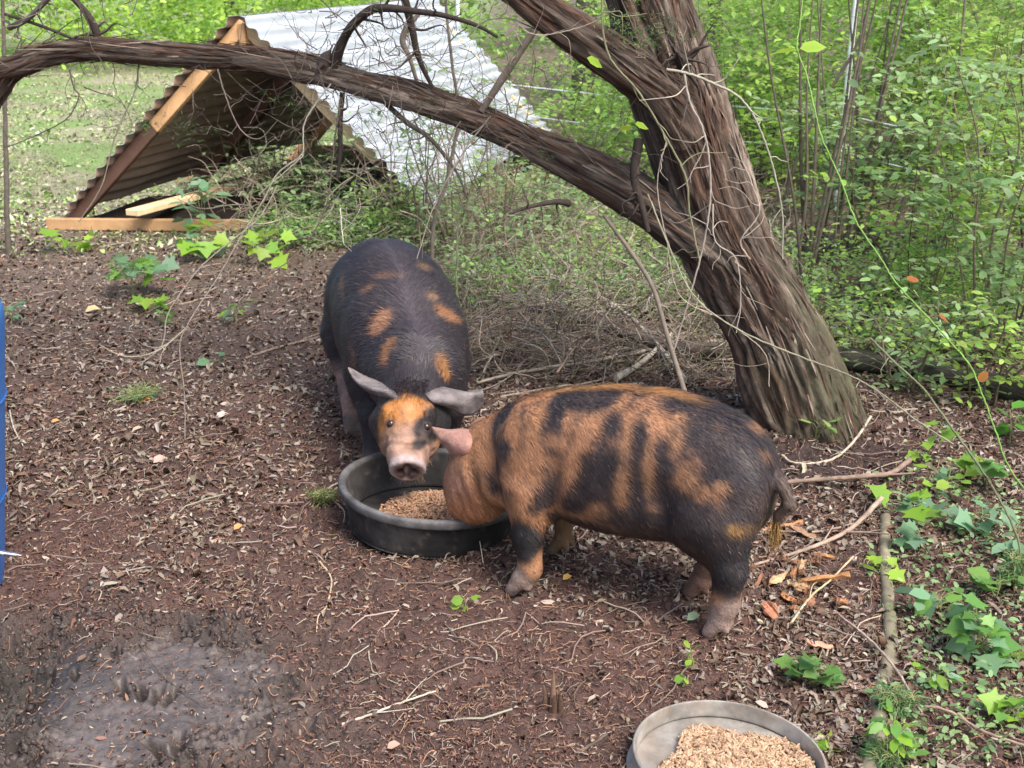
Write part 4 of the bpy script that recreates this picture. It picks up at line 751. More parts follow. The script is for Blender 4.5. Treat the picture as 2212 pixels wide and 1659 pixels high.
mb.build('bedding_heap', mat('damp_bedding', .95, .1, bump=1., bscale=45, bdist=.02), label='dark heap of damp bedding on the floor of the A-frame shelter', cat='bedding', kind='stuff')

# ---------------------------------------------------------------- barrel with nipple drinker
bl_ = at(9, 1250, 3.0); bt_ = at(9, 760, 3.0); sl_ = (bt_[0] - bl_[0]) / (bt_[2] - bl_[2]); bc = np.array([bl_[0] - sl_ * bl_[2] - .308, 3.0, 0]); br = empty('barrel', bc, label='blue plastic barrel just inside the left edge, fitted with a steel drinker', cat='barrel'); mb = MB()
prof = cat_rom([(0, .01), (.26, .01), (.285, .04), (.288, .28), (.292, .30), (.288, .32), (.288, .56), (.292, .58), (.288, .6), (.285, .80), (.26, .84), (.262, .86), (.25, .87), (.24, .845), (0, .845)], 90); prof[:, 0] = np.clip(prof[:, 0], 0, 1)
lathe(mb, prof, 72, np.tile([.03, .14, .42], (90, 1)), lambda P: P); mb.build('body', M_blue, br)
nz0 = at(40, 1168, 2.97); zz = nz0[2]; x0 = .285; br.rotation_euler = (0, math.atan(sl_), 0); mb = MB()
for a, b, r_ in ((x0 - .02, x0 + .012, .011), (x0 + .008, x0 + .03, .0085), (x0 + .03, x0 + .062, .006), (x0 + .062, x0 + .074, .0028)): tube(mb, [(a, -.02, zz), (b, -.02, zz - .001)], [r_, r_], 4, 16, (.75, .75, .78))
mb.build('drinker_nipple', M_steel, br)

# ---------------------------------------------------------------- fence
fe = empty('wire_fence', (0, 0, 0), label='white wire strands strung between white posts through the undergrowth', cat='fence')
c9 = g(1803, 470); f0 = at(984, 150, 11.3); f0[2] = 0; f1 = at(2290, 330, 6.6); f1[2] = 0; f2 = np.array([-9, 15.5, 0])
for k, (q, hgt) in enumerate(((c9, 1.75), (f0, 1.5), (f1 + [.1, 0, 0], 1.5))):
    mb = MB(); tube(mb, [q - [0, 0, .1], q + [.01, 0, hgt * .5], q + [.03, 0, hgt]], [.020, .018], 8, 8, (.82, .84, .84)); mb.build('post', M_white, fe)
for z in (.69, .45):
    for a, b in ((f0, c9), (c9, f1)):
        a = a + [0, -.02, z]; b = b + [0, -.02, z]; mb = MB(); tube(mb, [a, lerp(a, b, .5) - [0, 0, .02], b], [.0042, .0042], 12, 5, (.8, .82, .82)); mb.build('wire', M_white, fe)
M_mud = mat('wet_mud_crumb', .45, .4, bump=.6, bscale=120, bdist=.004)

# ---------------------------------------------------------------- litter on the ground
PALL = [(.19, .15, .115), (.26, .215, .17), (.14, .09, .065), (.085, .052, .038), (.34, .29, .235), (.16, .10, .07), (.22, .18, .14), (.11, .07, .05)]
def free(x, y, pad=0.):
    return (np.hypot(x - PX, y - PY) > .245 + pad) & (np.hypot(x - QX, y - QY) > .2 + pad)
def fpts(n, y0, y1, s0=-.62, s1=.62, p=1.0):
    Yv = np.exp(np.log(y0) + (np.log(y1) - np.log(y0)) * R.random(n) ** p); Xv = (s0 + (s1 - s0) * R.random(n)) * (Yv + .5); return Xv, Yv
def pxof(x, y):
    z = y * cP + CAMH * sP; return 1106 + FPX * x / z, 829.5 - FPX * (y * sP - CAMH * cP) / z
def litter(n, y0, y1, size, pal, dens, name, label, thin=.32, curl=.2, lit_h=.010, cat='leaf litter'):
    x, y = fpts(n, y0, y1); k = (R.random(n) < dens(x, y)) & free(x, y); x, y = x[k], y[k]; n = len(x); z = gh(x, y) + R.random(n) ** 2 * lit_h + .002
    M = rotm(R.random(n) * 6.283, R.normal(size=n) * curl, R.normal(size=n) * curl * 1.3); s = size * np.exp(R.normal(size=n) * .34) * (1 + .04 * (y - 3).clip(0, 8)); wd = thin * (.6 + 1.1 * R.random(n)); cu = 1 + 4 * R.normal(size=n)
    sc = np.stack([s, s * wd * 2, s * cu], 1); mb = MB(); scatter(mb, np.array(OV) - [.5, 0, 0], OF, np.stack([x, y, z], 1), M, sc, pick(pal, n, .3)); return mb.build(name, M_litter, label=label, cat=cat, kind='stuff')
def dL(x, y):
    px, py = pxof(x, y); n = fbm(np.stack([x * 2.5, y * 2.5, 0 * x], -1), 3, 21); m = mudm(x, y)
    d = np.clip(.42 + (n - .5) * 4.0, .07, 1.0); red = np.exp(-(((x + .05) / .75) ** 2 + ((y - 2.5) / .62) ** 2) ** 1.5); d = d * (1 - .88 * red) * (1 - .97 * m); d = np.where(y > 3.6, np.maximum(d, np.clip(.45 + n * .7, 0, 1)), d)
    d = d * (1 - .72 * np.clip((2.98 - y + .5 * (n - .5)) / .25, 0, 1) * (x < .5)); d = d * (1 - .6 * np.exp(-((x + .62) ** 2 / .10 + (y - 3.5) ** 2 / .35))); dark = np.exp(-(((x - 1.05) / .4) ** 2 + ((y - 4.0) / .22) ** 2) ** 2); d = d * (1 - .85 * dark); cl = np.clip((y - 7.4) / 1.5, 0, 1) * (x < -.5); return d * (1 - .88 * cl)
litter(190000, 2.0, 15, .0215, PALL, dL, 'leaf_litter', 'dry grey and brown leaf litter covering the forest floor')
litter(90000, 6.8, 24, .030, [(.30, .40, .14), (.24, .36, .10), (.42, .42, .28), (.46, .42, .33), (.34, .44, .18), (.28, .22, .16)], lambda x, y: (x < -.3 - (y < 10.9) * (y > 7.6) * 1.9 * 0) * np.clip((y - 7.0) / 1.2, 0, 1) * np.clip(fbm(np.stack([x * 1.5, y * 1.5, 0 * x], -1), 3, 44) * 4 - 1.2, 0, 1), 'clearing_grass', 'short grass and pale fallen leaves over the far clearing', .35, .5, .03, 'grass')
litter(120000, 2.0, 4.8, .0105, [(.16, .085, .06), (.21, .115, .08), (.11, .065, .05), (.24, .14, .095), (.09, .05, .04), (.13, .07, .055), (.19, .11, .08), (.15, .09, .065), (.34, .27, .21)], lambda x, y: (1 - .7 * mudm(x, y)) * (.25 + 1.1 * fbm(np.stack([x * 4, y * 4, 0 * x], -1), 2, 31)), 'wood_mulch', 'fine reddish bark and wood crumbs strewn over the bare dirt', .22, .3, .006, 'mulch')
def needles(n, y0, y1, dens, pal, name, label, L=.035, th=.0008, cat='twigs'):
    x, y = fpts(n, y0, y1); k = (R.random(n) < dens(x, y)) & free(x, y, .01); x, y = x[k], y[k]; mb = MB(); m = len(x); z = gh(x, y)
    a = R.random(m) * 6.283; l = L * (.4 + 1.2 * R.random(m)) * (1 + .08 * (y - 3).clip(0, 8)); t = th * (.7 + .8 * R.random(m)) * (1 + .25 * (y - 3).clip(0, 6)); bend = (R.random(m) - .5) * .9; cs = pick(pal, m, .3)
    K_ = 6; s = np.linspace(-.5, .5, K_)[None]; th2 = a[:, None] + bend[:, None] * s * 2 + np.sin(s * 9 + a[:, None] * 7) * .18; dx = np.cos(th2) * l[:, None] / K_; dy = np.sin(th2) * l[:, None] / K_; X_ = x[:, None] + np.cumsum(dx, 1); Y_ = y[:, None] + np.cumsum(dy, 1); Z_ = gh(X_, Y_) * .6 + z[:, None] * .4 + .004 + .006 * R.random((m, 1)) + .01 * np.sin(s * 3 + a[:, None]) * (l[:, None] > .05)
    P = np.stack([X_, Y_, Z_], -1); nx2 = np.stack([-np.sin(th2), np.cos(th2), 0 * th2], -1); T_ = t[:, None, None]; up = np.array([0, 0, 1.])
    ring = np.stack([P - nx2 * T_, P + up * T_ * 1.4, P + nx2 * T_, P - up * T_ * 1.0], 2); V = ring.reshape(-1, 3); b = (np.arange(m) * K_ * 4)[:, None, None] + (np.arange(K_ - 1) * 4)[None, :, None]; j = np.arange(4)[None, None]; k2 = (j + 1) % 4
    mb.add(V, np.stack([b + j, b + k2, b + 4 + k2, b + 4 + j], -1).reshape(-1, 4), np.repeat(cs, K_ * 4, 0)); return mb.build(name, M_litter, label=label, cat=cat, kind='stuff')
needles(15000, 2.0, 8, lambda x, y: (1 - .9 * mudm(x, y)) * .9, [(.24, .13, .085), (.36, .22, .14), (.18, .11, .085), (.34, .28, .23)], 'fallen_twiglets', 'hair-thin reddish rootlets and twiglets scattered over the dirt')
needles(1500, 2.4, 9, lambda x, y: (1 - mudm(x, y)) * np.where((x > .1) & (y > 4), 1, .45), [(.36, .30, .24), (.26, .2, .16), (.18, .13, .1)], 'fallen_twiglets', 'thin bare grey twigs lying among the dead leaves', .16, .0016)

# ---------------------------------------------------------------- sticks, logs and chips
def gp(L, lift=.008): out = []; [out.append(g(x, y) + [0, 0, float(gh(*g(x, y)[:2])) + lift + (z[0] if z else 0)]) for x, y, *z in L]; return np.array(out)
def stick(L, w0, w1, c, name, label, cat='stick', kids=0, m=None, lift=.008, group=None, sides=7, moss=None):
    P = gp(L, lift); r0 = pxr(w0, P[0]); r1 = pxr(w1, P[-1]); mb = MB(); P, r = tube(mb, P, [r0, (r0 + r1) / 2, r1], len(L) * 10, sides, c, wob=min(r0 * .4, .0015))
    V = mb.V[0]; n = (vn(V * 90, 3)[:, None] - .5); mb.V[0] = V + n * min(r0 * .45, .009); mb.C[0] = mb.C[0] * (.7 + .6 * vn(V * 60, 5)[:, None])
    for k in range(kids): i = int(len(P) * (.3 + .5 * R.random())); d = P[i] - P[i - 2]; d = d / np.linalg.norm(d) + R.normal(size=3) * [.6, .6, .25]; tube(mb, [P[i], P[i] + d * .04, P[i] + d * .09 + R.normal(size=3) * .01], [r[i] * .6, r[i] * .3], 8, 5, c)
    return mb.build(name, m or M_twig, label=label, cat=cat, group=group)
TAN = (.42, .34, .26); BRN = (.24, .17, .13); GRY = (.30, .26, .22)
stick([(738, 1562), (800, 1540), (870, 1520), (942, 1500)], 7, 4, (.48, .42, .33), 'fallen_stick', 'pale forked stick on bare dirt, left of the little wood stub', kids=2)
stick([(690, 1215), (712, 1245), (716, 1275), (705, 1310), (688, 1335), (684, 1362)], 5, 3, (.50, .38, .25), 'fallen_stick', 'S-curved tan stick lying just below the black rubber pan', kids=0)
stick([(1655, 1060, .02), (1760, 1056, .02), (1880, 1050, .03), (1925, 1040, .04), (1962, 1022, .05)], 9, 12, BRN, 'fallen_branch', 'straight brown branch lying right of the ginger pig\'s tail', 'branch', kids=2)
stick([(1570, 1250), (1660, 1215), (1760, 1188), (1840, 1160, .02), (1900, 1110, .04)], 5, 12, (.34, .25, .19), 'fallen_branch', 'bent branch rising to the right behind the ginger pig\'s hind feet', 'branch', kids=3)
stick([(1610, 1140), (1680, 1148), (1770, 1152), (1850, 1140)], 4, 5, (.33, .24, .18), 'fallen_stick', 'thin twig between two branches behind the ginger pig\'s rump')
stick([(1690, 985), (1712, 998), (1760, 996), (1810, 980), (1850, 955, .02), (1878, 930, .04)], 5, 6, (.46, .38, .29), 'fallen_stick', 'pale curved stick on dark soil at the foot of the cedar')
stick([(1912, 1120), (1910, 1200), (1918, 1300), (1922, 1400), (1900, 1500), (1893, 1600), (1860, 1720)], 24, 40, (.20, .175, .12), 'mossy_log', 'slender moss-grown log running down towards the bottom right', 'log', m=M_twig, lift=.0, sides=14)
stick([(1800, 800), (1950, 815), (2100, 850), (2300, 900)], 48, 54, (.06, .058, .046), 'fallen_log', 'thick dark rotting log behind the base of the cedar', 'log', m=M_bark, lift=.05, sides=18)
stick([(1150, 690, .04), (1230, 715, .05), (1330, 745, .05), (1430, 775, .04), (1560, 790, .04)], 26, 34, (.13, .105, .085), 'fallen_log', 'weathered log lying in the brush between the black pig and the cedar', 'log', m=M_bark, lift=.03, sides=12)
stick([(1140, 545, .15), (1180, 640, .12), (1290, 690, .1), (1380, 745, .08), (1480, 840, .02)], 7, 10, (.40, .36, .30), 'fallen_branch', 'long whitish lichen-spotted branch slanting down through the brush', 'branch', kids=6, lift=.02)
stick([(1330, 835, .02), (1390, 800, .04), (1450, 760, .08)], 15, 9, (.40, .36, .28), 'fallen_stick', 'short thick pale stick propped up above the ginger pig\'s back')
stick([(1030, 832, .01), (1120, 818, .02), (1280, 795, .03), (1400, 775, .04), (1560, 762, .05)], 6, 10, (.36, .30, .24), 'fallen_branch', 'long straight branch on the ground behind both pigs\' heads', 'branch', kids=3)
stick([(1080, 860), (1190, 838), (1290, 822), (1400, 790, .02)], 5, 6, (.33, .26, .2), 'fallen_stick', 'thin stick lying close behind the ginger pig\'s shoulders', kids=2)
stick([(530, 776), (600, 756), (690, 727)], 6, 5, (.26, .2, .16), 'fallen_stick', 'thin dark stick on the litter left of the black pig', kids=2)
stick([(1240, 1622), (1275, 1608), (1312, 1590)], 9, 7, (.12, .09, .07), 'fallen_stick', 'short dark stick left of the round metal pan')
stick([(1960, 1540, .02), (2040, 1560, .03), (2120, 1600, .02), (2230, 1640, .02)], 7, 6, (.34, .24, .18), 'fallen_stick', 'long reddish twig in the bottom right corner', kids=2)
stick([(1700, 1365), (1750, 1310, .02), (1790, 1280, .03), (1840, 1235, .04)], 6, 4, (.46, .36, .22), 'fallen_stick', 'tan curved stick below the pile of orange wood chips', kids=1)
stick([(1800, 1330, .02), (1870, 1400, .02), (1930, 1470, .03), (1990, 1560, .02)], 6, 6, (.36, .28, .23), 'fallen_stick', 'long thin stick crossing over the moss-grown log')
stick([(1000, 1185, .02), (1018, 1178, .05), (1034, 1190, .04), (1044, 1222)], 2.5, 2, (.50, .44, .34), 'dry_straw', 'thin pale straw arching against the front of the black pan', 'straw')
stick([(20, 880), (30, 930), (50, 965)], 4, 3, (.45, .38, .3), 'fallen_stick', 'small bent twig beside the blue barrel')
stick([(110, 1640), (200, 1650), (300, 1680)], 5, 3, (.28, .22, .18), 'fallen_stick', 'muddy twig lying in the bottom left corner')
stick([(300, 1390), (340, 1440), (400, 1490), (450, 1520)], 3, 2, (.10, .075, .06), 'fallen_stick', 'dark wet twig pressed into the grey mud')
for k in range(24):                                                  # brush behind the pigs
    x, y = 1000 + 560 * R.random(), 500 + 330 * R.random(); a = R.normal() * .7 + (.3 if R.random() < .5 else -.4); l = 60 + 150 * R.random(); L = [(x - l / 2 * math.cos(a), y - l / 2 * math.sin(a) * .5, .05 + .15 * R.random()), (x, y + R.normal() * 14, .08 + .10 * R.random()), (x + l / 2 * math.cos(a), y + l / 2 * math.sin(a) * .5, .12 * R.random())]
    stick(L, 4 + 4 * R.random(), 2.5, np.array([GRY, TAN, BRN][k % 3]) * (.7 + .5 * R.random()), 'brush_twig', 'bare dead twig in the brush tangle between the black pig and the cedar', 'twig', kids=1 + k % 2, lift=.01, group='dead twigs in the brush tangle behind the pigs', sides=5)
mb = MB()                                                            # curly dead vines nobody could count
for k in range(2100):
    x, y = 980 + 720 * R.random(), 430 + 400 * R.random() ** .8; p = g(x, y); p[2] = float(gh(p[0], p[1])) + .02 + .28 * R.random() ** 2; d = R.normal(size=3) * [1, .8, .35]; Q = [p]
    for s in range(6): d = d / np.linalg.norm(d) + R.normal(size=3) * .5; n_ = Q[-1] + d / np.linalg.norm(d) * (.05 + .03 * R.random()); n_[2] = max(n_[2], .01); Q.append(n_)
    tube(mb, Q, [.0022 * (.6 + R.random()), .001], 18, 4, np.array([GRY, TAN, BRN, (.2, .2, .12)][k % 4]) * (.55 + .6 * R.random()), False)
mb.build('vine_tangle', M_twig, label='matted tangle of thin dead vines on the ground behind the pigs', cat='vines', kind='stuff')
mb = MB()
for k in range(620):
    x, y = 480 + 640 * R.random(), 420 + 130 * R.random(); p = g(x, y); p[2] = .02 + .30 * R.random() ** 1.5; d = R.normal(size=3) * [1, .8, .6]; Q = [p]
    for s in range(6): d = d / np.linalg.norm(d) + R.normal(size=3) * .5; n_ = Q[-1] + d / np.linalg.norm(d) * (.07 + .05 * R.random()); n_[2] = max(n_[2], .01); Q.append(n_)
    tube(mb, Q, [.0032 * (.6 + R.random()), .0014], 16, 4, np.array([GRY, TAN, BRN, (.2, .2, .12)][k % 4]) * (.55 + .6 * R.random()), False)
mb.build('briar_tangle', M_twig, label='bare briar tangle at the mouth of the shelter and below the white roof', cat='vines', kind='stuff')
mb = MB(); kx = -1.4 + 1.15 * R.random(9000); ky = 2.1 + .95 * R.random(9000); mm_ = mudm(kx, ky); ss_ = smoothm(kx, ky); kk = R.random(9000) < (mm_ > .15) * (.06 + .94 * (1 - ss_)) * np.clip(fbm(np.stack([kx * 6, ky * 6, 0 * kx], 1), 3, 61) * 4 - 1.5, 0, 1); kx, ky = kx[kk], ky[kk]; n = len(kx)
ST = np.array([(1, 0, 0), (-1, 0, 0), (0, 1, 0), (0, -1, 0), (0, 0, 1), (0, 0, -1)] + [(x, y, z) for x in (-.62, .62) for y in (-.62, .62) for z in (-.62, .62)], float); ST *= (.75 + .5 * R.random((14, 1)))
SF = []
for i_, (ax_, sg) in enumerate([(0, 1), (0, -1), (1, 1), (1, -1), (2, 1), (2, -1)]):
    cs = [k for k in range(6, 14) if ST[k][ax_] * sg > 0]; o_ = [a for a in range(3) if a != ax_]; cs.sort(key=lambda k: math.atan2(ST[k][o_[1]], ST[k][o_[0]]))
    for a_ in range(4):
        t_ = (i_, cs[a_], cs[(a_ + 1) % 4]); nn_ = np.cross(ST[t_[1]] - ST[t_[0]], ST[t_[2]] - ST[t_[0]]); SF.append(t_ if nn_ @ ST[t_[0]] > 0 else t_[::-1])
sz_ = .0025 + .008 * R.random(n) ** 3; scatter(mb, ST, SF, np.stack([kx, ky, gh(kx, ky) + sz_ * .2], 1), rotm(R.random(n) * 6.3, R.random(n) * 3, R.random(n) * 3), np.stack([sz_ * (.7 + .9 * R.random(n)), sz_ * (.5 + .5 * R.random(n)), sz_ * (.3 + .5 * R.random(n))], 1), pick([(.062, .047, .041), (.08, .06, .052), (.045, .034, .03)], n, .25)); mb.build('mud_crumbs', M_mud, label='dark churned crumbs and clods of mud in the bottom left corner', cat='mud', kind='stuff')
# splintered stub
mb = MB(); p = g(1197, 1535)
for k in range(9):
    a = R.random() * 6.283; r_ = .006 + .014 * R.random(); b = p + [math.cos(a) * r_, math.sin(a) * r_, -.01]; hgt = .035 + .05 * R.random() + (.035 if k == 0 else 0)
    tube(mb, [b, b + [0, 0, hgt * .6], b + [R.normal() * .003, 0, hgt]], [.009, .007, .0015], 8, 6, np.array([.15, .09, .06]) * (.6 + .9 * R.random()))
mb.build('wood_stub', M_chip, label='small splintered wood stub standing up from the bare dirt', cat='stub')
def chip(x, y, l, w, a, c, label, group=None, lift=.012, tilt=.2):
    p = g(x, y); p[2] = float(gh(p[0], p[1])) + lift; mb = MB(); n = 9; t = np.linspace(-1, 1, n); pr_ = (1 - np.abs(t) ** 2.5) * .8 + .12; V = []
    for k in range(n): ww = w / 2 * pr_[k] * (.7 + .6 * R.random()); h = .004 + .005 * R.random(); V += [(t[k] * l / 2, -ww, h), (t[k] * l / 2, 0, h * 1.8 + .002 * R.random()), (t[k] * l / 2, ww, h * .8), (t[k] * l / 2, 0, -.004)]
    F_ = [(k * 4 + j, k * 4 + (j + 1) % 4, k * 4 + 4 + (j + 1) % 4, k * 4 + 4 + j) for k in range(n - 1) for j in range(4)]; M = rotm(np.array([a]), np.array([R.normal() * tilt]), np.array([R.normal() * tilt]))[0]
    V = np.array(V); cc = np.array(c) * (.7 + .6 * R.random((len(V), 1))); mb.add(V @ M.T + p, np.array(F_)[:, ::-1], cc); mb.add((V[[0, 1, 2, 3, -4, -3, -2, -1]]) @ M.T + p, [(0, 1, 2, 3), (7, 6, 5, 4)], c)
    return mb.build('wood_chip', M_chip, label=label, cat='wood chip', group=group, smooth=False)
OC = (.52, .23, .10)
chip(1775, 1272, .16, .028, -.5, (.55, .28, .12), 'longest orange splinter, pointing right out of the chip pile', lift=.03); chip(1665, 1330, .04, .07, .2, (.45, .2, .12), 'flat reddish wood flake just right of the ginger pig\'s hind hoof', lift=.014)
chip(1770, 1405, .08, .035, .1, (.50, .27, .18), 'pale pinkish curled bark piece below the chip pile')
for k in range(30): chip(1705 + R.normal() * 46, 1262 + R.normal() * 26, .025 + .06 * R.random() ** 1.5, .010 + .022 * R.random(), R.random() * 3.1, np.array([(.40, .19, .09), (.30, .15, .09), (.46, .29, .16), (.20, .11, .07)][k % 4]) * (.6 + .6 * R.random()), 'orange splintered wood chip in the loose pile right of the ginger pig\'s hind feet', 'orange wood chips in one pile', .004 + .016 * R.random(), .22)
chip(1690, 1140, .13, .012, .1, (.42, .2, .1), 'long thin reddish splinter under the ginger pig\'s tail'); chip(1735, 1160, .10, .03, -.1, (.33, .2, .13), 'flat brown bark slab below the straight brown branch')
# single standing-out dead leaves
for x, y, s, c, lb in [(313, 868, .045, (.60, .27, .08), 'curled yellow-orange dead leaf on the grass tuft left of the black pig'), (120, 915, .03, (.50, .25, .10), 'small orange dead leaf near the blue barrel'), (515, 1147, .032, (.50, .25, .10), 'orange dead leaf left of the black rubber pan'),
                    (1225, 1255, .03, (.50, .30, .08), 'yellow dead leaf under the ginger pig\'s chest'), (372, 640, .06, (.50, .30, .16), 'long tan dead leaf under the left seedlings') if 0 else (200, 675, .075, (.55, .38, .20), 'large tan dead leaf below the left seedlings'), (345, 995, .05, (.50, .30, .25), 'pinkish dead leaf on the litter above the mud'), (480, 903, .05, (.48, .38, .34), 'pale upturned dead leaf left of the black pig'),
                    (1497, 1350, .04, (.28, .36, .20), 'oval grey-green leaf left of the ginger pig\'s hind hoof'), (850, 1615, .03, (.42, .26, .2), 'triangular tan leaf at the bottom centre')]:
    p = g(x, y); p[2] = float(gh(p[0], p[1])) + .015; mb = MB(); scatter(mb, np.array(OV) - [.5, 0, 0], OF, p[None], rotm(np.array([R.random() * .8]), np.array([-.3]), np.array([.35])), np.array([[s, s * 1.3, s * 3]]), [c]); mb.build('dead_leaf', M_litter, label=lb, cat='leaf')

# ---------------------------------------------------------------- living plants
def lobed(n=5):
    V = [(.42, 0, -.03)]; O_ = [(0, 0), (.08, .22), (-.02, .48), (.26, .34), (.42, .62), (.58, .30), (1, 0), (.58, -.30), (.42, -.62), (.26, -.34), (-.02, -.48), (.08, -.22)]
    V += [(x, y, .05 * abs(y) * 2 - .08 * max(x - .5, 0)) for x, y in O_]; return V, [(0, i + 1, (i + 1) % 12 + 1) for i in range(12)][::-1]
LV, LF = lobed(); LF = [(a, c, b) for a, b, c in LF]; LF = [(0, i + 1, (i + 1) % 12 + 1)[::-1] for i in range(12)]
RVt = [(0, 0, 0), (.22, .36, .03), (.62, .40, .04), (1, 0, -.06), (.62, -.40, .04), (.22, -.36, .03), (.25, 0, 0), (.65, 0, -.01)]
LIME = [(.28, .50, .05), (.24, .44, .06), (.34, .52, .07)]; MIDG = [(.16, .34, .08), (.21, .40, .09), (.14, .28, .08)]; BLUG = [(.20, .36, .19), (.26, .43, .25), (.16, .30, .15)]
def plant(px, py, hpx, wpx, nst, nlf, kind, size, pal, label, cat='seedling', zoff=0., name=None, Yd=None, upj=.42, group=None):
    p = g(px, py); p[2] = float(gh(p[0], p[1])) + zoff if Yd is None else p[2]
    if Yd is not None: p = at(px, py, Yd)
    sc = (p[1] * cP + CAMH * sP) / FPX; H_, W_ = hpx * sc / cP, wpx * sc; rt = empty(name or {'lobed': 'lobed_seedling', 'oval': 'broadleaf_seedling', 'round': 'ivy_plant', 'fine': 'feathery_weed'}[kind], p, label=label, cat=cat, group=group); ms = MB(); ml = MB(); pos = []; D = []
    for s in range(nst):
        tip = np.array([R.normal() * W_ * .32, R.normal() * W_ * .25, H_ * (.6 + .4 * R.random())]); P, r = tube(ms, [(0, 0, -.01), tip * [.2, .2, .5] + R.normal(size=3) * .006, tip], [.0025, .001], 12, 5, (.20, .22, .10))
        for k in range(max(1, int(nlf * 1.4) // nst)):
            t = .35 + .65 * R.random(); a = P[int(t * 11)]; d = R.normal(size=3) * [1, 1, .25]; d /= np.linalg.norm(d); st = W_ * (.12 + .22 * R.random()); e = a + d * st + [0, 0, .01]; e[2] = max(e[2], .004); tube(ms, [a, (a + e) / 2 + [0, 0, .006], e], [.0011, .0008], 5, 3, (.25, .28, .12), False); pos.append(e); D.append(d)
    pos = np.array(pos); D = np.array(D); n = len(pos); sz = size * .84 * (.5 + .7 * R.random(n)); Vt, Ft = {'lobed': (LV, LF), 'oval': (OV, OF), 'round': (RVt, OF), 'fine': (np.array(OV) * [1, .22, 1], OF)}[kind]
    scatter(ml, Vt, Ft, pos, leafM(n, upj, D + [0, 0, -.25]), sz, pick(pal, n, .2)); ms.build('stem', M_twig, rt); ml.build('leaves', M_leaf, rt); return rt
PL = [(165, 545, 55, 110, 3, 9, 'lobed', .13, LIME, 'bright lime seedling in front of the left end of the shelter floor board'), (285, 640, 110, 140, 6, 30, 'lobed', .10, MIDG + BLUG + LIME[:1], 'bushy mixed-green seedling below the shelter floor board'),
      (320, 668, 45, 60, 2, 7, 'lobed', .10, LIME, 'lime green lobed seedling just below the bushy mixed-green one'), (445, 560, 80, 120, 4, 18, 'lobed', .12, LIME + BLUG, 'lobed seedling in front of the right end of the floor board'),
      (440, 510, 150, 110, 6, 34, 'oval', .12, BLUG, 'tall pale blue-green seedling inside the shelter opening'), (570, 570, 60, 110, 3, 10, 'lobed', .13, LIME, 'yellow-green lobed seedling left of the black pig\'s rump'), (510, 695, 45, 60, 3, 8, 'oval', .08, LIME + BLUG, 'small clump of green leaves on the litter left of the black pig\'s shoulder'),
      (350, 700, 35, 45, 2, 6, 'round', .07, MIDG, 'small round-leaved seedling between the hanging twigs'), (25, 690, 35, 60, 3, 8, 'oval', .08, BLUG, 'dull blue-green plant at the left edge above the barrel'), (460, 785, 12, 45, 1, 3, 'oval', .09, BLUG, 'two flat green leaves low on the litter near the hanging twig tip'),
      (770, 495, 40, 40, 1, 4, 'round', .07, LIME, 'little lime sprig above the black pig\'s rump'), (1002, 1312, 22, 34, 1, 4, 'round', .035, LIME, 'tiny bright green sprout left of the ginger pig\'s front hoof'), (1752, 1470, 60, 95, 4, 15, 'lobed', .06, MIDG, 'dark ivy-like plant above the round metal pan'),
      (1985, 1115, 55, 120, 4, 12, 'lobed', .085, LIME + BLUG, 'lobed plant growing at the right end of the straight brown branch'), (2110, 1420, 120, 120, 5, 20, 'lobed', .085, MIDG + BLUG, 'largest leafy plant at lower right beside the moss-grown log'), (1920, 1640, 110, 80, 4, 14, 'oval', .06, LIME + MIDG, 'leafy sprig at the bottom edge right of the round metal pan'),
      (2090, 1150, 55, 90, 3, 9, 'lobed', .08, BLUG, 'pale lobed plant right of the straight brown branch'), (2175, 1200, 80, 70, 3, 9, 'oval', .10, BLUG, 'blue-green plant at the right edge above the largest leafy plant'), (1900, 1240, 30, 70, 2, 5, 'lobed', .065, LIME, 'bright seedling on the upper part of the moss-grown log'),
      (2180, 960, 110, 50, 2, 6, 'oval', .13, [(.12, .32, .05)], 'plant with tall dark green blades at the right edge by the rotting log'), (2000, 990, 110, 50, 2, 6, 'lobed', .08, LIME + BLUG, 'leggy seedling with arching stem right of the cedar foot'), (1760, 950, 55, 60, 3, 7, 'round', .05, [(.28, .40, .14)], 'small ivy leaves at the foot of the cedar'),
      (1495, 1445, 38, 22, 2, 6, 'oval', .03, LIME, 'tiny pale sprout above the round metal pan'), (1470, 1485, 20, 20, 1, 3, 'round', .03, LIME, 'round-leaved sprout between the metal pan and the tiny pale sprout'), (1790, 1640, 50, 30, 2, 5, 'round', .035, LIME, 'small sprout touching the right rim of the metal pan'), (2190, 1440, 30, 50, 2, 4, 'round', .06, LIME, 'single bright leaf pair at the right edge'),
      (2150, 1290, 60, 90, 3, 9, 'round', .07, MIDG, 'mid green plant just above the largest leafy plant'), (2060, 780, 60, 120, 3, 12, 'lobed', .09, BLUG, 'pale seedling in front of the rotting log'),
      (2040, 1060, 50, 110, 3, 12, 'round', .06, BLUG + LIME, 'round-leaved creeper below the leggy seedling with the arching stem'), (2130, 1050, 70, 90, 3, 12, 'lobed', .07, LIME + MIDG, 'bright lobed creeper under the end of the long green briar'), (1960, 1190, 40, 80, 3, 8, 'lobed', .06, BLUG, 'small pale creeper right of the moss-grown log\'s upper end'),
      (2030, 1330, 60, 110, 4, 14, 'round', .06, BLUG + MIDG, 'creeper between the moss-grown log and the mid green plant'), (2180, 1560, 60, 90, 3, 10, 'lobed', .06, MIDG + LIME, 'lobed creeper at the right edge above the long reddish twig'), (2010, 1480, 40, 90, 3, 9, 'oval', .05, LIME + BLUG, 'narrow-leaved sprig left of the largest leafy plant\'s foot'), (1960, 1640, 60, 60, 3, 12, 'oval', .05, MIDG, 'dark sprig at the bottom edge, just right of the leafy sprig')]
for q in PL: plant(*q)
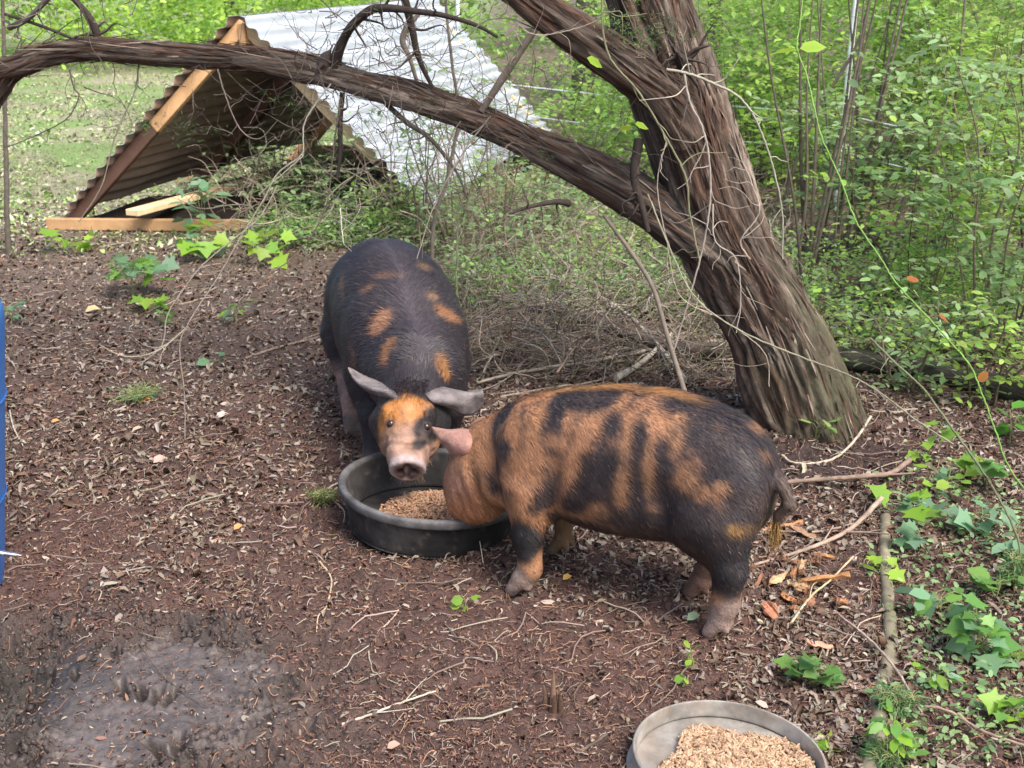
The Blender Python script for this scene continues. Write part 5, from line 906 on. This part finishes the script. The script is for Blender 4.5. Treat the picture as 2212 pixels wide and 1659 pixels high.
for x, y, h_, w_, n_, lb in [(1935, 1540, 60, 90, 260, 'feathery light green weed lying over the moss-grown log'), (2190, 1270, 90, 60, 240, 'feathery dark weed at the right edge'), (300, 870, 26, 110, 160, 'thin grass tuft around the yellow-orange dead leaf'), (700, 1090, 30, 50, 260, 'yellowish mossy tuft touching the left side of the black pan'), (1900, 1650, 40, 90, 200, 'feathery weed at the bottom edge of the picture')]: plant(x, y, h_, w_, 14, n_, 'fine', .03, [(.16, .34, .12), (.12, .26, .10)] if x != 700 else [(.22, .22, .08), (.10, .12, .05)], lb, 'weed', upj=.7)

def shrub(p, H_, W_, nst, ntw, nlt, size, pal, label, name='leafy_shrub', stemr=.006, low=.15, Vt=OV, flat=.35, group=None, lean=(0, 0)):
    rt = empty(name, p, label=label, cat='shrub', group=group); ms = MB(); ml = MB(); A = []
    for s in range(nst):
        a = R.random() * 6.283; b = np.array([math.cos(a), math.sin(a), 0]) * W_ * .12 * R.random(); d = np.array([math.cos(a), math.sin(a), 0]) * W_ * (.2 + .35 * R.random()) + [lean[0], lean[1], 0]; h = H_ * (.65 + .4 * R.random())
        Q = [b - [0, 0, .03], b + d * .25 + [0, 0, h * .35] + R.normal(size=3) * .03, b + d * .6 + [0, 0, h * .7] + R.normal(size=3) * .05, b + d + [0, 0, h]]; P, r = tube(ms, Q, [stemr * (.6 + .8 * R.random()), stemr * .25], 22, 5, np.array([.16, .125, .09]) * (.5 + R.random())); A.append(P)
    A = np.array(A); si = R.integers(0, nst, ntw); ti = (21 * (low + (1 - low) * R.random(ntw))).astype(int); p0 = A[si, ti]; ang = R.random(ntw) * 6.283; D = np.stack([np.cos(ang), np.sin(ang), R.normal(size=ntw) * .22 + .08], 1); l = (.12 + .22 * R.random(ntw)) * (.5 + W_)
    for k in range(0, ntw): e = p0[k] + D[k] * l[k]; tube(ms, [p0[k], (p0[k] + e) / 2 + [0, 0, .015], e], [.0018, .0008], 4, 3, (.17, .14, .09), False)
    t = np.tile(np.linspace(.15, 1, nlt), ntw); k = np.repeat(np.arange(ntw), nlt); pos = p0[k] + D[k] * (l[k] * t)[:, None] + [0, 0, .015] * np.sin(t * 3.1)[:, None]; sd = np.where(np.tile(np.arange(nlt) % 2, ntw) > 0, 1, -1)[:, None]; S = np.stack([-D[k, 1], D[k, 0], 0 * k], 1) * sd
    n = len(pos); hue = R.random(ntw)[k][:, None]; c = pick(pal, n, .18) * (.75 + .5 * hue); scatter(ml, Vt, OF, pos, leafM(n, flat, D[k] * .55 + S + R.normal(size=(n, 3)) * .25), size * 1.65 * (.6 + .7 * R.random(n)), c, vc=OVm)
    ms.build('stems', M_twig, rt); ml.build('leaves', M_leaf, rt); return rt
def G3(px, py): p = g(px, py); p[2] = float(gh(p[0], p[1])); return p
PV = [(.36, .56, .10), (.44, .62, .13), (.28, .48, .11)]; PB = [(.30, .46, .19), (.38, .54, .26), (.24, .39, .15)]; PD = [(.25, .41, .10), (.33, .50, .13)]
SH = [((900, 535), 1.0, .9, 7, 60, 7, .022, PB, 'sparse twiggy bush directly behind the black pig\'s rump, before the roof'), ((1075, 575), 1.2, .9, 7, 65, 7, .022, PD, 'sparse twiggy bush before the lower right end of the white roof'), ((1960, 840), .38, .6, 6, 60, 7, .024, PB, 'low plant covering the middle of the rotting log'), ((2130, 880), .40, .6, 6, 70, 7, .026, PV, 'low bright plant covering the right end of the rotting log'), ((1850, 790), .30, .45, 5, 40, 6, .022, PV, 'little leafy plant between the cedar foot and the rotting log'),
      ((985, 560), 1.15, .9, 7, 70, 7, .024, PB, 'sparse twiggy sapling bush in front of the white roof'), ((1110, 620), .5, .8, 7, 70, 7, .026, PB, 'twiggy bush behind the black pig, below the white roof'), ((1330, 600), .35, .7, 6, 70, 7, .026, PV, 'low bright bush under the root end of the arching limb'), ((1500, 420), .9, .8, 6, 90, 8, .034, PB, 'shrub showing between the arching limb and the cedar trunk'),
      ((2150, 780), 1.5, .9, 9, 190, 9, .032, PB, 'blue-green small-leaved shrub nearest the right edge, over the rotting log'), ((1980, 700), 1.25, .8, 8, 150, 9, .030, PV, 'bright small-leaved shrub right of the cedar trunk, in front of the stem clump'),
      ((2230, 640), 1.6, 1.0, 9, 190, 9, .034, PV, 'lime-leaved shrub behind the blue-green one at the right edge'), ((1860, 560), 1.3, .9, 8, 150, 9, .036, PB, 'shrub with dull leaves just right of the clump of grey stems'), ((2060, 560), 1.5, 1.0, 9, 180, 9, .036, PV, 'tall bright shrub between the white fence post and the right edge'),
      ((1720, 470), 1.1, .9, 7, 120, 9, .038, PV, 'shrub beside the right side of the cedar at fence height'), ((1985, 415), 1.6, 1.0, 8, 140, 9, .042, PV, 'shrub right behind the white fence post'), ((2180, 480), 1.8, 1.2, 8, 170, 9, .042, PD, 'dark green shrub at upper right behind the fence wire'),
      ((1640, 400), 1.3, 1.1, 7, 130, 9, .045, PD, 'darker shrub seen in the gap right of the cedar fork'), ((1270, 420), .75, .8, 6, 90, 8, .036, PD, 'low shrub under the arching limb beside the white roof'), ((1150, 500), .5, .7, 6, 80, 8, .032, PB, 'low grey-green shrub at the lower corner of the white roof'),
      ((640, 470), .55, .8, 8, 110, 8, .030, PB, 'fine-leaved bush in the shelter opening behind the black pig'), ((730, 500), .40, .6, 6, 70, 8, .028, PB, 'small bush directly above the black pig\'s rump'), ((850, 520), .35, .6, 6, 60, 8, .028, PD, 'low bush between the black pig and the white roof'), ((1290, 210), 1.3, 1.4, 7, 120, 9, .05, PD, 'shrub behind the arching limb, right of the white roof'), ((2020, 380), 1.8, 1.3, 8, 150, 9, .05, PD, 'tall dark shrub far behind the white fence post')]
for (q, H_, W_, nst, ntw, nlt, s, pal, lb) in SH: shrub(G3(*q), H_, W_, nst, int(ntw * .85), nlt, s, pal, lb)
# clump of grey stems
rt = empty('stem_clump', G3(1760, 600), label='clump of slender grey stems rising right of the cedar trunk', cat='shrub')
for k in range(16):
    a = G3(1700 + 150 * R.random(), 590 + 40 * R.normal()) - g(1760, 600); lean = R.normal() * .25 + .05; h = 1.5 + .9 * R.random(); mb = MB(); tube(mb, [a - [0, 0, .05], a + [lean * .3, 0, h * .33] + R.normal(size=3) * .03, a + [lean * .7, .05, h * .66], a + [lean, .1, h]], [.006 + .009 * R.random(), .003], 26, 7, np.array([.12, .10, .075]) * (.6 + .6 * R.random())); mb.build('stem', M_twig, rt)
# thin saplings
for L, Y0, w, c, lb in [([(18, 540), (14, 420), (12, 300), (10, 180), (4, -60)], 7.2, 12, (.13, .11, .09), 'thin bare sapling trunk at the far left edge'), ([(2010, 560), (2040, 380), (2065, 200), (2090, -60)], 7.0, 8, (.16, .14, .1), 'thin pale sapling right of the white fence post'), ([(1900, 620), (1960, 420), (2080, 250), (2230, 90)], 6.3, 10, (.13, .11, .08), 'leaning grey sapling rising to the right edge'),
                        ([(1690, 620), (1700, 420), (1760, 250), (1850, 100), (1890, -60)], 7.6, 9, (.12, .1, .08), 'leaning dark sapling crossing left of the white fence post'), ([(935, 500), (965, 390), (990, 250), (975, 130), (960, -40)], 5.6, 9, (.20, .17, .13), 'crooked thin grey sapling in front of the white roof'), ([(2140, 700), (2110, 540), (2130, 380), (2195, 60)], 5.6, 5, (.16, .26, .08), 'green upright sapling near the right edge'),
                        ([(990, 720), (985, 640), (987, 560), (990, 470)], 4.5, 6, (.20, .22, .12), 'slim greenish stem behind the black pig\'s back')]:
    P = [at(x, y, Y0) for x, y in L]; g0 = P[0].copy(); g0[2] = -.05; mb = MB(); P = [g0] + P if P[0][2] > .02 else P; tube(mb, P, [pxr(w, P[1]) * 1.15, pxr(w, P[1]) * .6], 30, 7, np.array(c), wob=.006)
    P2 = cat_rom(P, 20)
    for k in range(10): a = P2[4 + R.integers(0, 15)]; d = R.normal(size=3); tube(mb, [a, a + d * .05, a + d * .10 + R.normal(size=3) * .02], [.0016, .0008], 6, 3, c, False)
    mb.build('sapling', M_twig, label=lb, cat='sapling')
# low green cover and far woodland
def cover(n, gen, size, pal, name, label, hgt=.12, flat=.4, Vt=OV, cl=5, spread=.05, cat='ground cover'):
    x, y = gen(n); m = len(x); z = gh(x, y) + hgt * R.random(m); P = np.repeat(np.stack([x, y, z], 1), cl, 0) + R.normal(size=(m * cl, 3)) * [spread, spread, spread * .4]; P[:, 2] = np.maximum(P[:, 2], gh(P[:, 0], P[:, 1]) + .004); k = len(P); sc = size * (.5 + .8 * R.random(k)) * (1 + .04 * (P[:, 1] - 5).clip(0, 12))
    mb = MB(); scatter(mb, Vt, OF, P, leafM(k, flat), sc, pick(pal, k, .25)); return mb.build(name, M_leaf, label=label, cat=cat, kind='stuff')
def reg(x0, x1, y0, y1, thr=.45, sd=50, sc=1.6):
    def f(n):
        px = x0 + (x1 - x0) * R.random(n * 2); py = y0 + (y1 - y0) * R.random(n * 2); p = np.array([g(a, b) for a, b in zip(px, py)]); k = fbm(p * sc, 3, sd) > thr; p = p[k][:n]; return p[:, 0], p[:, 1]
    return f
cover(2900, reg(960, 1560, 420, 700, .42), .032, PB + PD + [(.25, .24, .14)], 'ground_cover', 'low small-leaved green growth between the black pig and the cedar', .22)
cover(2200, reg(1600, 2300, 430, 800, .46), .028, PB + PV, 'ground_cover', 'low green growth under the shrubs right of the cedar', .25)
cover(2200, reg(540, 1000, 400, 545, .38), .030, PB + PD, 'ground_cover', 'low green growth at the mouth of the shelter', .15)
cover(3000, reg(-100, 760, 110, 430, .42, 60, .9), .022, [(.30, .38, .16), (.26, .36, .12), (.38, .40, .24), (.44, .40, .31), (.34, .27, .2)], 'grass', 'thin pale grass over the clearing left of the shelter', .05, .9, np.array(OV) * [1.6, .35, 1], 9, .09, 'grass')
cover(330, reg(1930, 2260, 1000, 1640, .38), .022, PB, 'ground_cover', 'scattered small leaves on the ground at lower right', .02)
def wood(n, x0, x1, y0, y1, z1, size, pal, name, label, thr=.47, sd=70):
    x = x0 + (x1 - x0) * R.random(n * 3); y = y0 + (y1 - y0) * R.random(n * 3); z = z1 * R.random(n * 3) ** .9; k = fbm(np.stack([x * .8, y * .8, z * 1.1], 1), 3, sd) > thr; x, y, z = x[k][:n], y[k][:n], z[k][:n]; cl = 7; P = np.repeat(np.stack([x, y, z], 1), cl, 0) + R.normal(size=(len(x) * cl, 3)) * [.16, .16, .05]; P[:, 2] = np.abs(P[:, 2]) + .02
    k = len(P); mb = MB(); hue = np.repeat(.65 + .7 * R.random((len(x), 1)), cl, 0); scatter(mb, OV, OF, P, leafM(k, .4), size * (.5 + .8 * R.random(k)), pick(pal, k, .2) * hue); return mb.build(name, M_leaf, label=label, cat='woodland', kind='stuff')
wood(3600, -14, -1.5, 20.5, 27, 1.7, .13, [(.40, .60, .10), (.48, .68, .14), (.28, .46, .10)], 'woodland', 'sunlit bright green undergrowth beyond the clearing')
wood(5500, .4, 6.5, 8.6, 12.5, 2.0, .055, PV + PD, 'woodland', 'dense green undergrowth behind the fence on the right')
wood(4200, -1, 12, 13, 18, 2.2, .09, PD + [(.16, .30, .06)], 'woodland', 'deep woodland undergrowth far behind the fence')
wood(3000, -20, 16, 25, 31, 4.5, .2, PD + PV, 'woodland', 'farthest wall of woodland leaves')
for k, (x, y, r_, lb) in enumerate([(-5.2, 24, .13, 'far trunk in the bright brush above the clearing, left of the shelter peak'), (.8, 14.5, .12, 'far trunk behind the shelter\'s right end'), (2.1, 13.2, .08, 'slim far trunk seen left of the cedar fork'), (3.9, 12.2, .10, 'far trunk right of the cedar behind the fence'), (5.2, 11.5, .12, 'far dark trunk near the top right corner'), (6.6, 13.5, .14, 'stout far trunk beyond the right edge shrubs'), (-1.2, 22, .12, 'far trunk directly behind the white roof'), (4.6, 15.5, .15, 'farthest trunk above the white fence post')]):
    rt = empty('woodland_tree', (x, y, 0), label=lb, cat='tree'); mb = MB(); ln = R.normal() * .3; Q = [(0, 0, -.1), (ln * .2, 0, 1.2), (ln * .6, .1, 2.8), (ln, .1, 4.6)]; tube(mb, Q, [r_ * 1.2, r_, r_ * .8, r_ * .3], 24, 12, np.array([.11, .085, .07]) * (.7 + .5 * R.random()))
    for j in range(6): z = 2. + 2.4 * R.random(); a = R.random() * 6.283; b0 = np.array([ln * z / 4.6, 0, z]); d = np.array([math.cos(a), math.sin(a), .5]); tube(mb, [b0, b0 + d * .5, b0 + d * 1.1 + R.normal(size=3) * .1], [r_ * .35, r_ * .1], 8, 6, (.10, .08, .065), False)
    mb.build('trunk', M_bark, rt); mb = MB(); n = 90; P = R.normal(size=(n, 3)) * [.9, .9, .6] + [ln, 0, 4.3]; P = P[P[:, 2] > 2.4]; P = np.repeat(P, 3, 0) + R.normal(size=(len(P) * 3, 3)) * .12; scatter(mb, OV, OF, P, leafM(len(P), .6), .16 * (.6 + .7 * R.random(len(P))), pick(PD + PV, len(P), .25)); mb.build('crown', M_leaf, rt)

# ---------------------------------------------------------------- hanging twigs and briars
def vine(L, Y0, Y1, w0, w1, c, label, name='hanging_vine', kids=0, thorns=0, leaves=None, cat='vine', klen=.12):
    pp, rr = path([(x, y, 1) for x, y in L], Y0, Y1); sc = rr.mean(); mb = MB(); P, r = tube(mb, pp, [sc * w0 * .72, sc * w1 * .72], len(L) * 9, 6, c, wob=.002)
    if leaves: rt = empty(name, (0, 0, 0), label=label, cat=cat)
    for k in range(kids):
        i = R.integers(2, len(P) - 2); a = P[i]; d = (P[min(i + 2, len(P) - 1)] - P[i - 2]); d = d / np.linalg.norm(d) + R.normal(size=3) * [.7, .4, .7]; d /= np.linalg.norm(d); l = klen * (.4 + 1.2 * R.random()); Q = [a]
        for s in range(4): d = d + R.normal(size=3) * .4; d /= np.linalg.norm(d); Q.append(Q[-1] + d * l / 4)
        tube(mb, Q, [r[i] * .6, r[i] * .25], 12, 4, np.array(c) * (.8 + .5 * R.random()), False)
    for k in range(thorns): i = R.integers(1, len(P) - 1); d = R.normal(size=3); d /= np.linalg.norm(d); tube(mb, [P[i], P[i] + d * (r[i] + .006)], [.0013, .0002], 3, 4, c, False)
    if leaves:
        mb.build('stem', M_twig, rt)
        for lst in leaves: ml = MB(); x, y, Yv, s, yaw, pi_, ro, cc = lst; scatter(ml, RVt, OF, at(x, y, Yv)[None], rotm(np.array([yaw]), np.array([pi_]), np.array([ro])), np.array([s]), [cc], vc=OVm); ml.build('leaf', M_leaf, rt)
        return rt
    return mb.build(name, M_twig, label=label, cat=cat)
GV = (.17, .31, .07); GVY = (.26, .21, .17)
vine([(1735, -80), (1733, 0), (1727, 60), (1722, 105), (1745, 170), (1758, 230), (1776, 300), (1808, 370), (1826, 415), (1850, 480), (1900, 555), (1935, 610), (1985, 665), (2040, 725), (2095, 790), (2125, 860), (2150, 930), (2180, 1010), (2240, 1090)], 3.7, 2.9, 5, 5, GV, 'long green thorny briar arching from the top right down to the right edge', 'briar', thorns=70, leaves=[(1722, 108, 3.64, .085, 3.25, .12, .25, (.42, .62, .06)), (1728, 105, 3.64, .075, -.05, -.1, .5, (.40, .62, .08)), (1960, 605, 3.3, .04, .4, 0, .4, (.45, .16, .05)), (2028, 680, 3.2, .04, .2, .6, .4, (.50, .16, .05)), (2115, 825, 3.1, .035, .2, -.9, .4, (.5, .2, .06))])
vine([(1400, 420), (1440, 520), (1500, 640), (1600, 715), (1739, 774), (1800, 797), (1860, 823), (1920, 862), (1985, 912), (2060, 960)], 4.0, 3.4, 6, 5, (.27, .25, .17), 'thin thorny briar passing in front of the cedar foot', 'briar', thorns=40, kids=3)
vine([(1880, 730), (1930, 780), (1985, 830), (2010, 860), (2060, 930), (2110, 1000), (2160, 1080), (2200, 1170), (2215, 1300)], 3.6, 3.0, 8, 7, (.15, .16, .09), 'dark green briar below the long green one at the right', 'briar', thorns=40, kids=4)
vine([(1300, -20), (1302, 60), (1320, 130), (1380, 200), (1440, 300), (1480, 380), (1490, 460), (1510, 560)], 4.0, 3.95, 7, 7, (.20, .19, .11), 'twisting greenish vine hanging over the cedar fork', 'hanging_vine', kids=8, leaves=[(1268, 125, 4.0, .06, .2, .5, .6, (.35, .55, .05)), (1372, 268, 4.0, .05, .3, .3, .5, (.38, .58, .06)), (1365, 275, 4.02, .045, 2.8, .2, .5, (.36, .5, .05))])
vine([(1440, 150), (1490, 160), (1540, 180), (1590, 205), (1625, 245), (1650, 300), (1672, 370), (1690, 460), (1690, 560)], 4.05, 4.1, 9, 5, (.33, .31, .24), 'pale lichen-grey vine running down the right side of the cedar trunk', kids=9)
vine([(1478, 160), (1490, 220), (1515, 270), (1530, 330), (1535, 400), (1530, 470), (1515, 550), (1490, 640), (1455, 760)], 4.0, 4.02, 8, 5, (.36, .31, .26), 'grey vine hanging down the front of the cedar trunk', kids=10)
vine([(1540, 440), (1545, 520), (1590, 560), (1600, 650), (1590, 720)], 4.02, 3.98, 5, 3, (.38, .33, .27), 'short curly tendril on the middle of the cedar trunk', kids=5)
vine([(1620, 560), (1600, 520), (1640, 460), (1625, 400), (1600, 340)], 4.05, 4.05, 5, 3, (.38, .33, .27), 'curly tendril high on the right of the cedar trunk', kids=7)
vine([(1440, 300), (1420, 400), (1440, 520), (1470, 640), (1560, 690), (1650, 760), (1662, 835)], 4.0, 3.98, 4, 3, (.36, .30, .24), 'thin looping vine low across the cedar trunk', kids=7)
vine([(1010, 80), (1040, 50), (1075, 40), (1110, 45), (1140, 70), (1180, 75), (1250, 60), (1300, 40)], 4.1, 4.0, 4, 3, (.32, .28, .22), 'pale looping vine in front of the upper left limb', kids=6)
for k, (L, y0, lb) in enumerate([([(655, 330), (640, 345), (600, 375), (570, 430), (540, 480), (510, 530), (470, 600), (430, 660), (402, 708), (388, 750), (398, 850), (400, 963)], 4.3, 'longest bare twig hanging down to the litter left of the black pig'), ([(600, 400), (560, 470), (500, 520), (440, 570), (400, 620), (362, 680), (350, 745), (300, 790)], 4.35, 'bare twig hanging left of the longest one'),
                                  ([(735, 210), (720, 330), (710, 420), (690, 480), (640, 550), (560, 603), (480, 618), (430, 612)], 4.5, 'dark arching twig curving left above the leaf litter'), ([(400, 710), (372, 735), (330, 762), (270, 770), (215, 745)], 4.25, 'thin twig end bending left near the litter'), ([(735, 450), (738, 490), (742, 525)], 4.4, 'pale twig tip touching the black pig\'s rump'),
                                  ([(470, 150), (490, 215), (520, 280), (560, 300), (600, 260)], 4.6, 'curled twig dangling under the arching limb in front of the shelter'), ([(300, 140), (290, 200), (250, 290), (220, 400), (170, 480)], 4.8, 'faint twig hanging in front of the clearing'), ([(150, 150), (160, 190), (170, 210), (140, 260), (60, 300), (10, 320)], 4.8, 'dark twig curving to the left edge over the clearing'),
                                  ([(715, 180), (660, 260), (655, 330), (640, 350), (560, 420)], 4.3, 'grey crooked twig below the limb knot'), ([(1060, 250), (1000, 330), (940, 440), (900, 560)], 4.3, 'grey twig leaning over the lower white roof')]):
    vine(L, y0, y0 - .15, 5, 3, [(.30, .26, .21), (.30, .26, .21), (.13, .10, .08), (.3, .26, .2), (.45, .4, .34), (.2, .16, .13), (.22, .2, .15), (.08, .07, .055), (.3, .27, .22), (.24, .21, .17)][k], lb, 'hanging_twig', kids=6 if k in (0, 1, 7, 9) else 3, cat='twig', klen=.10)
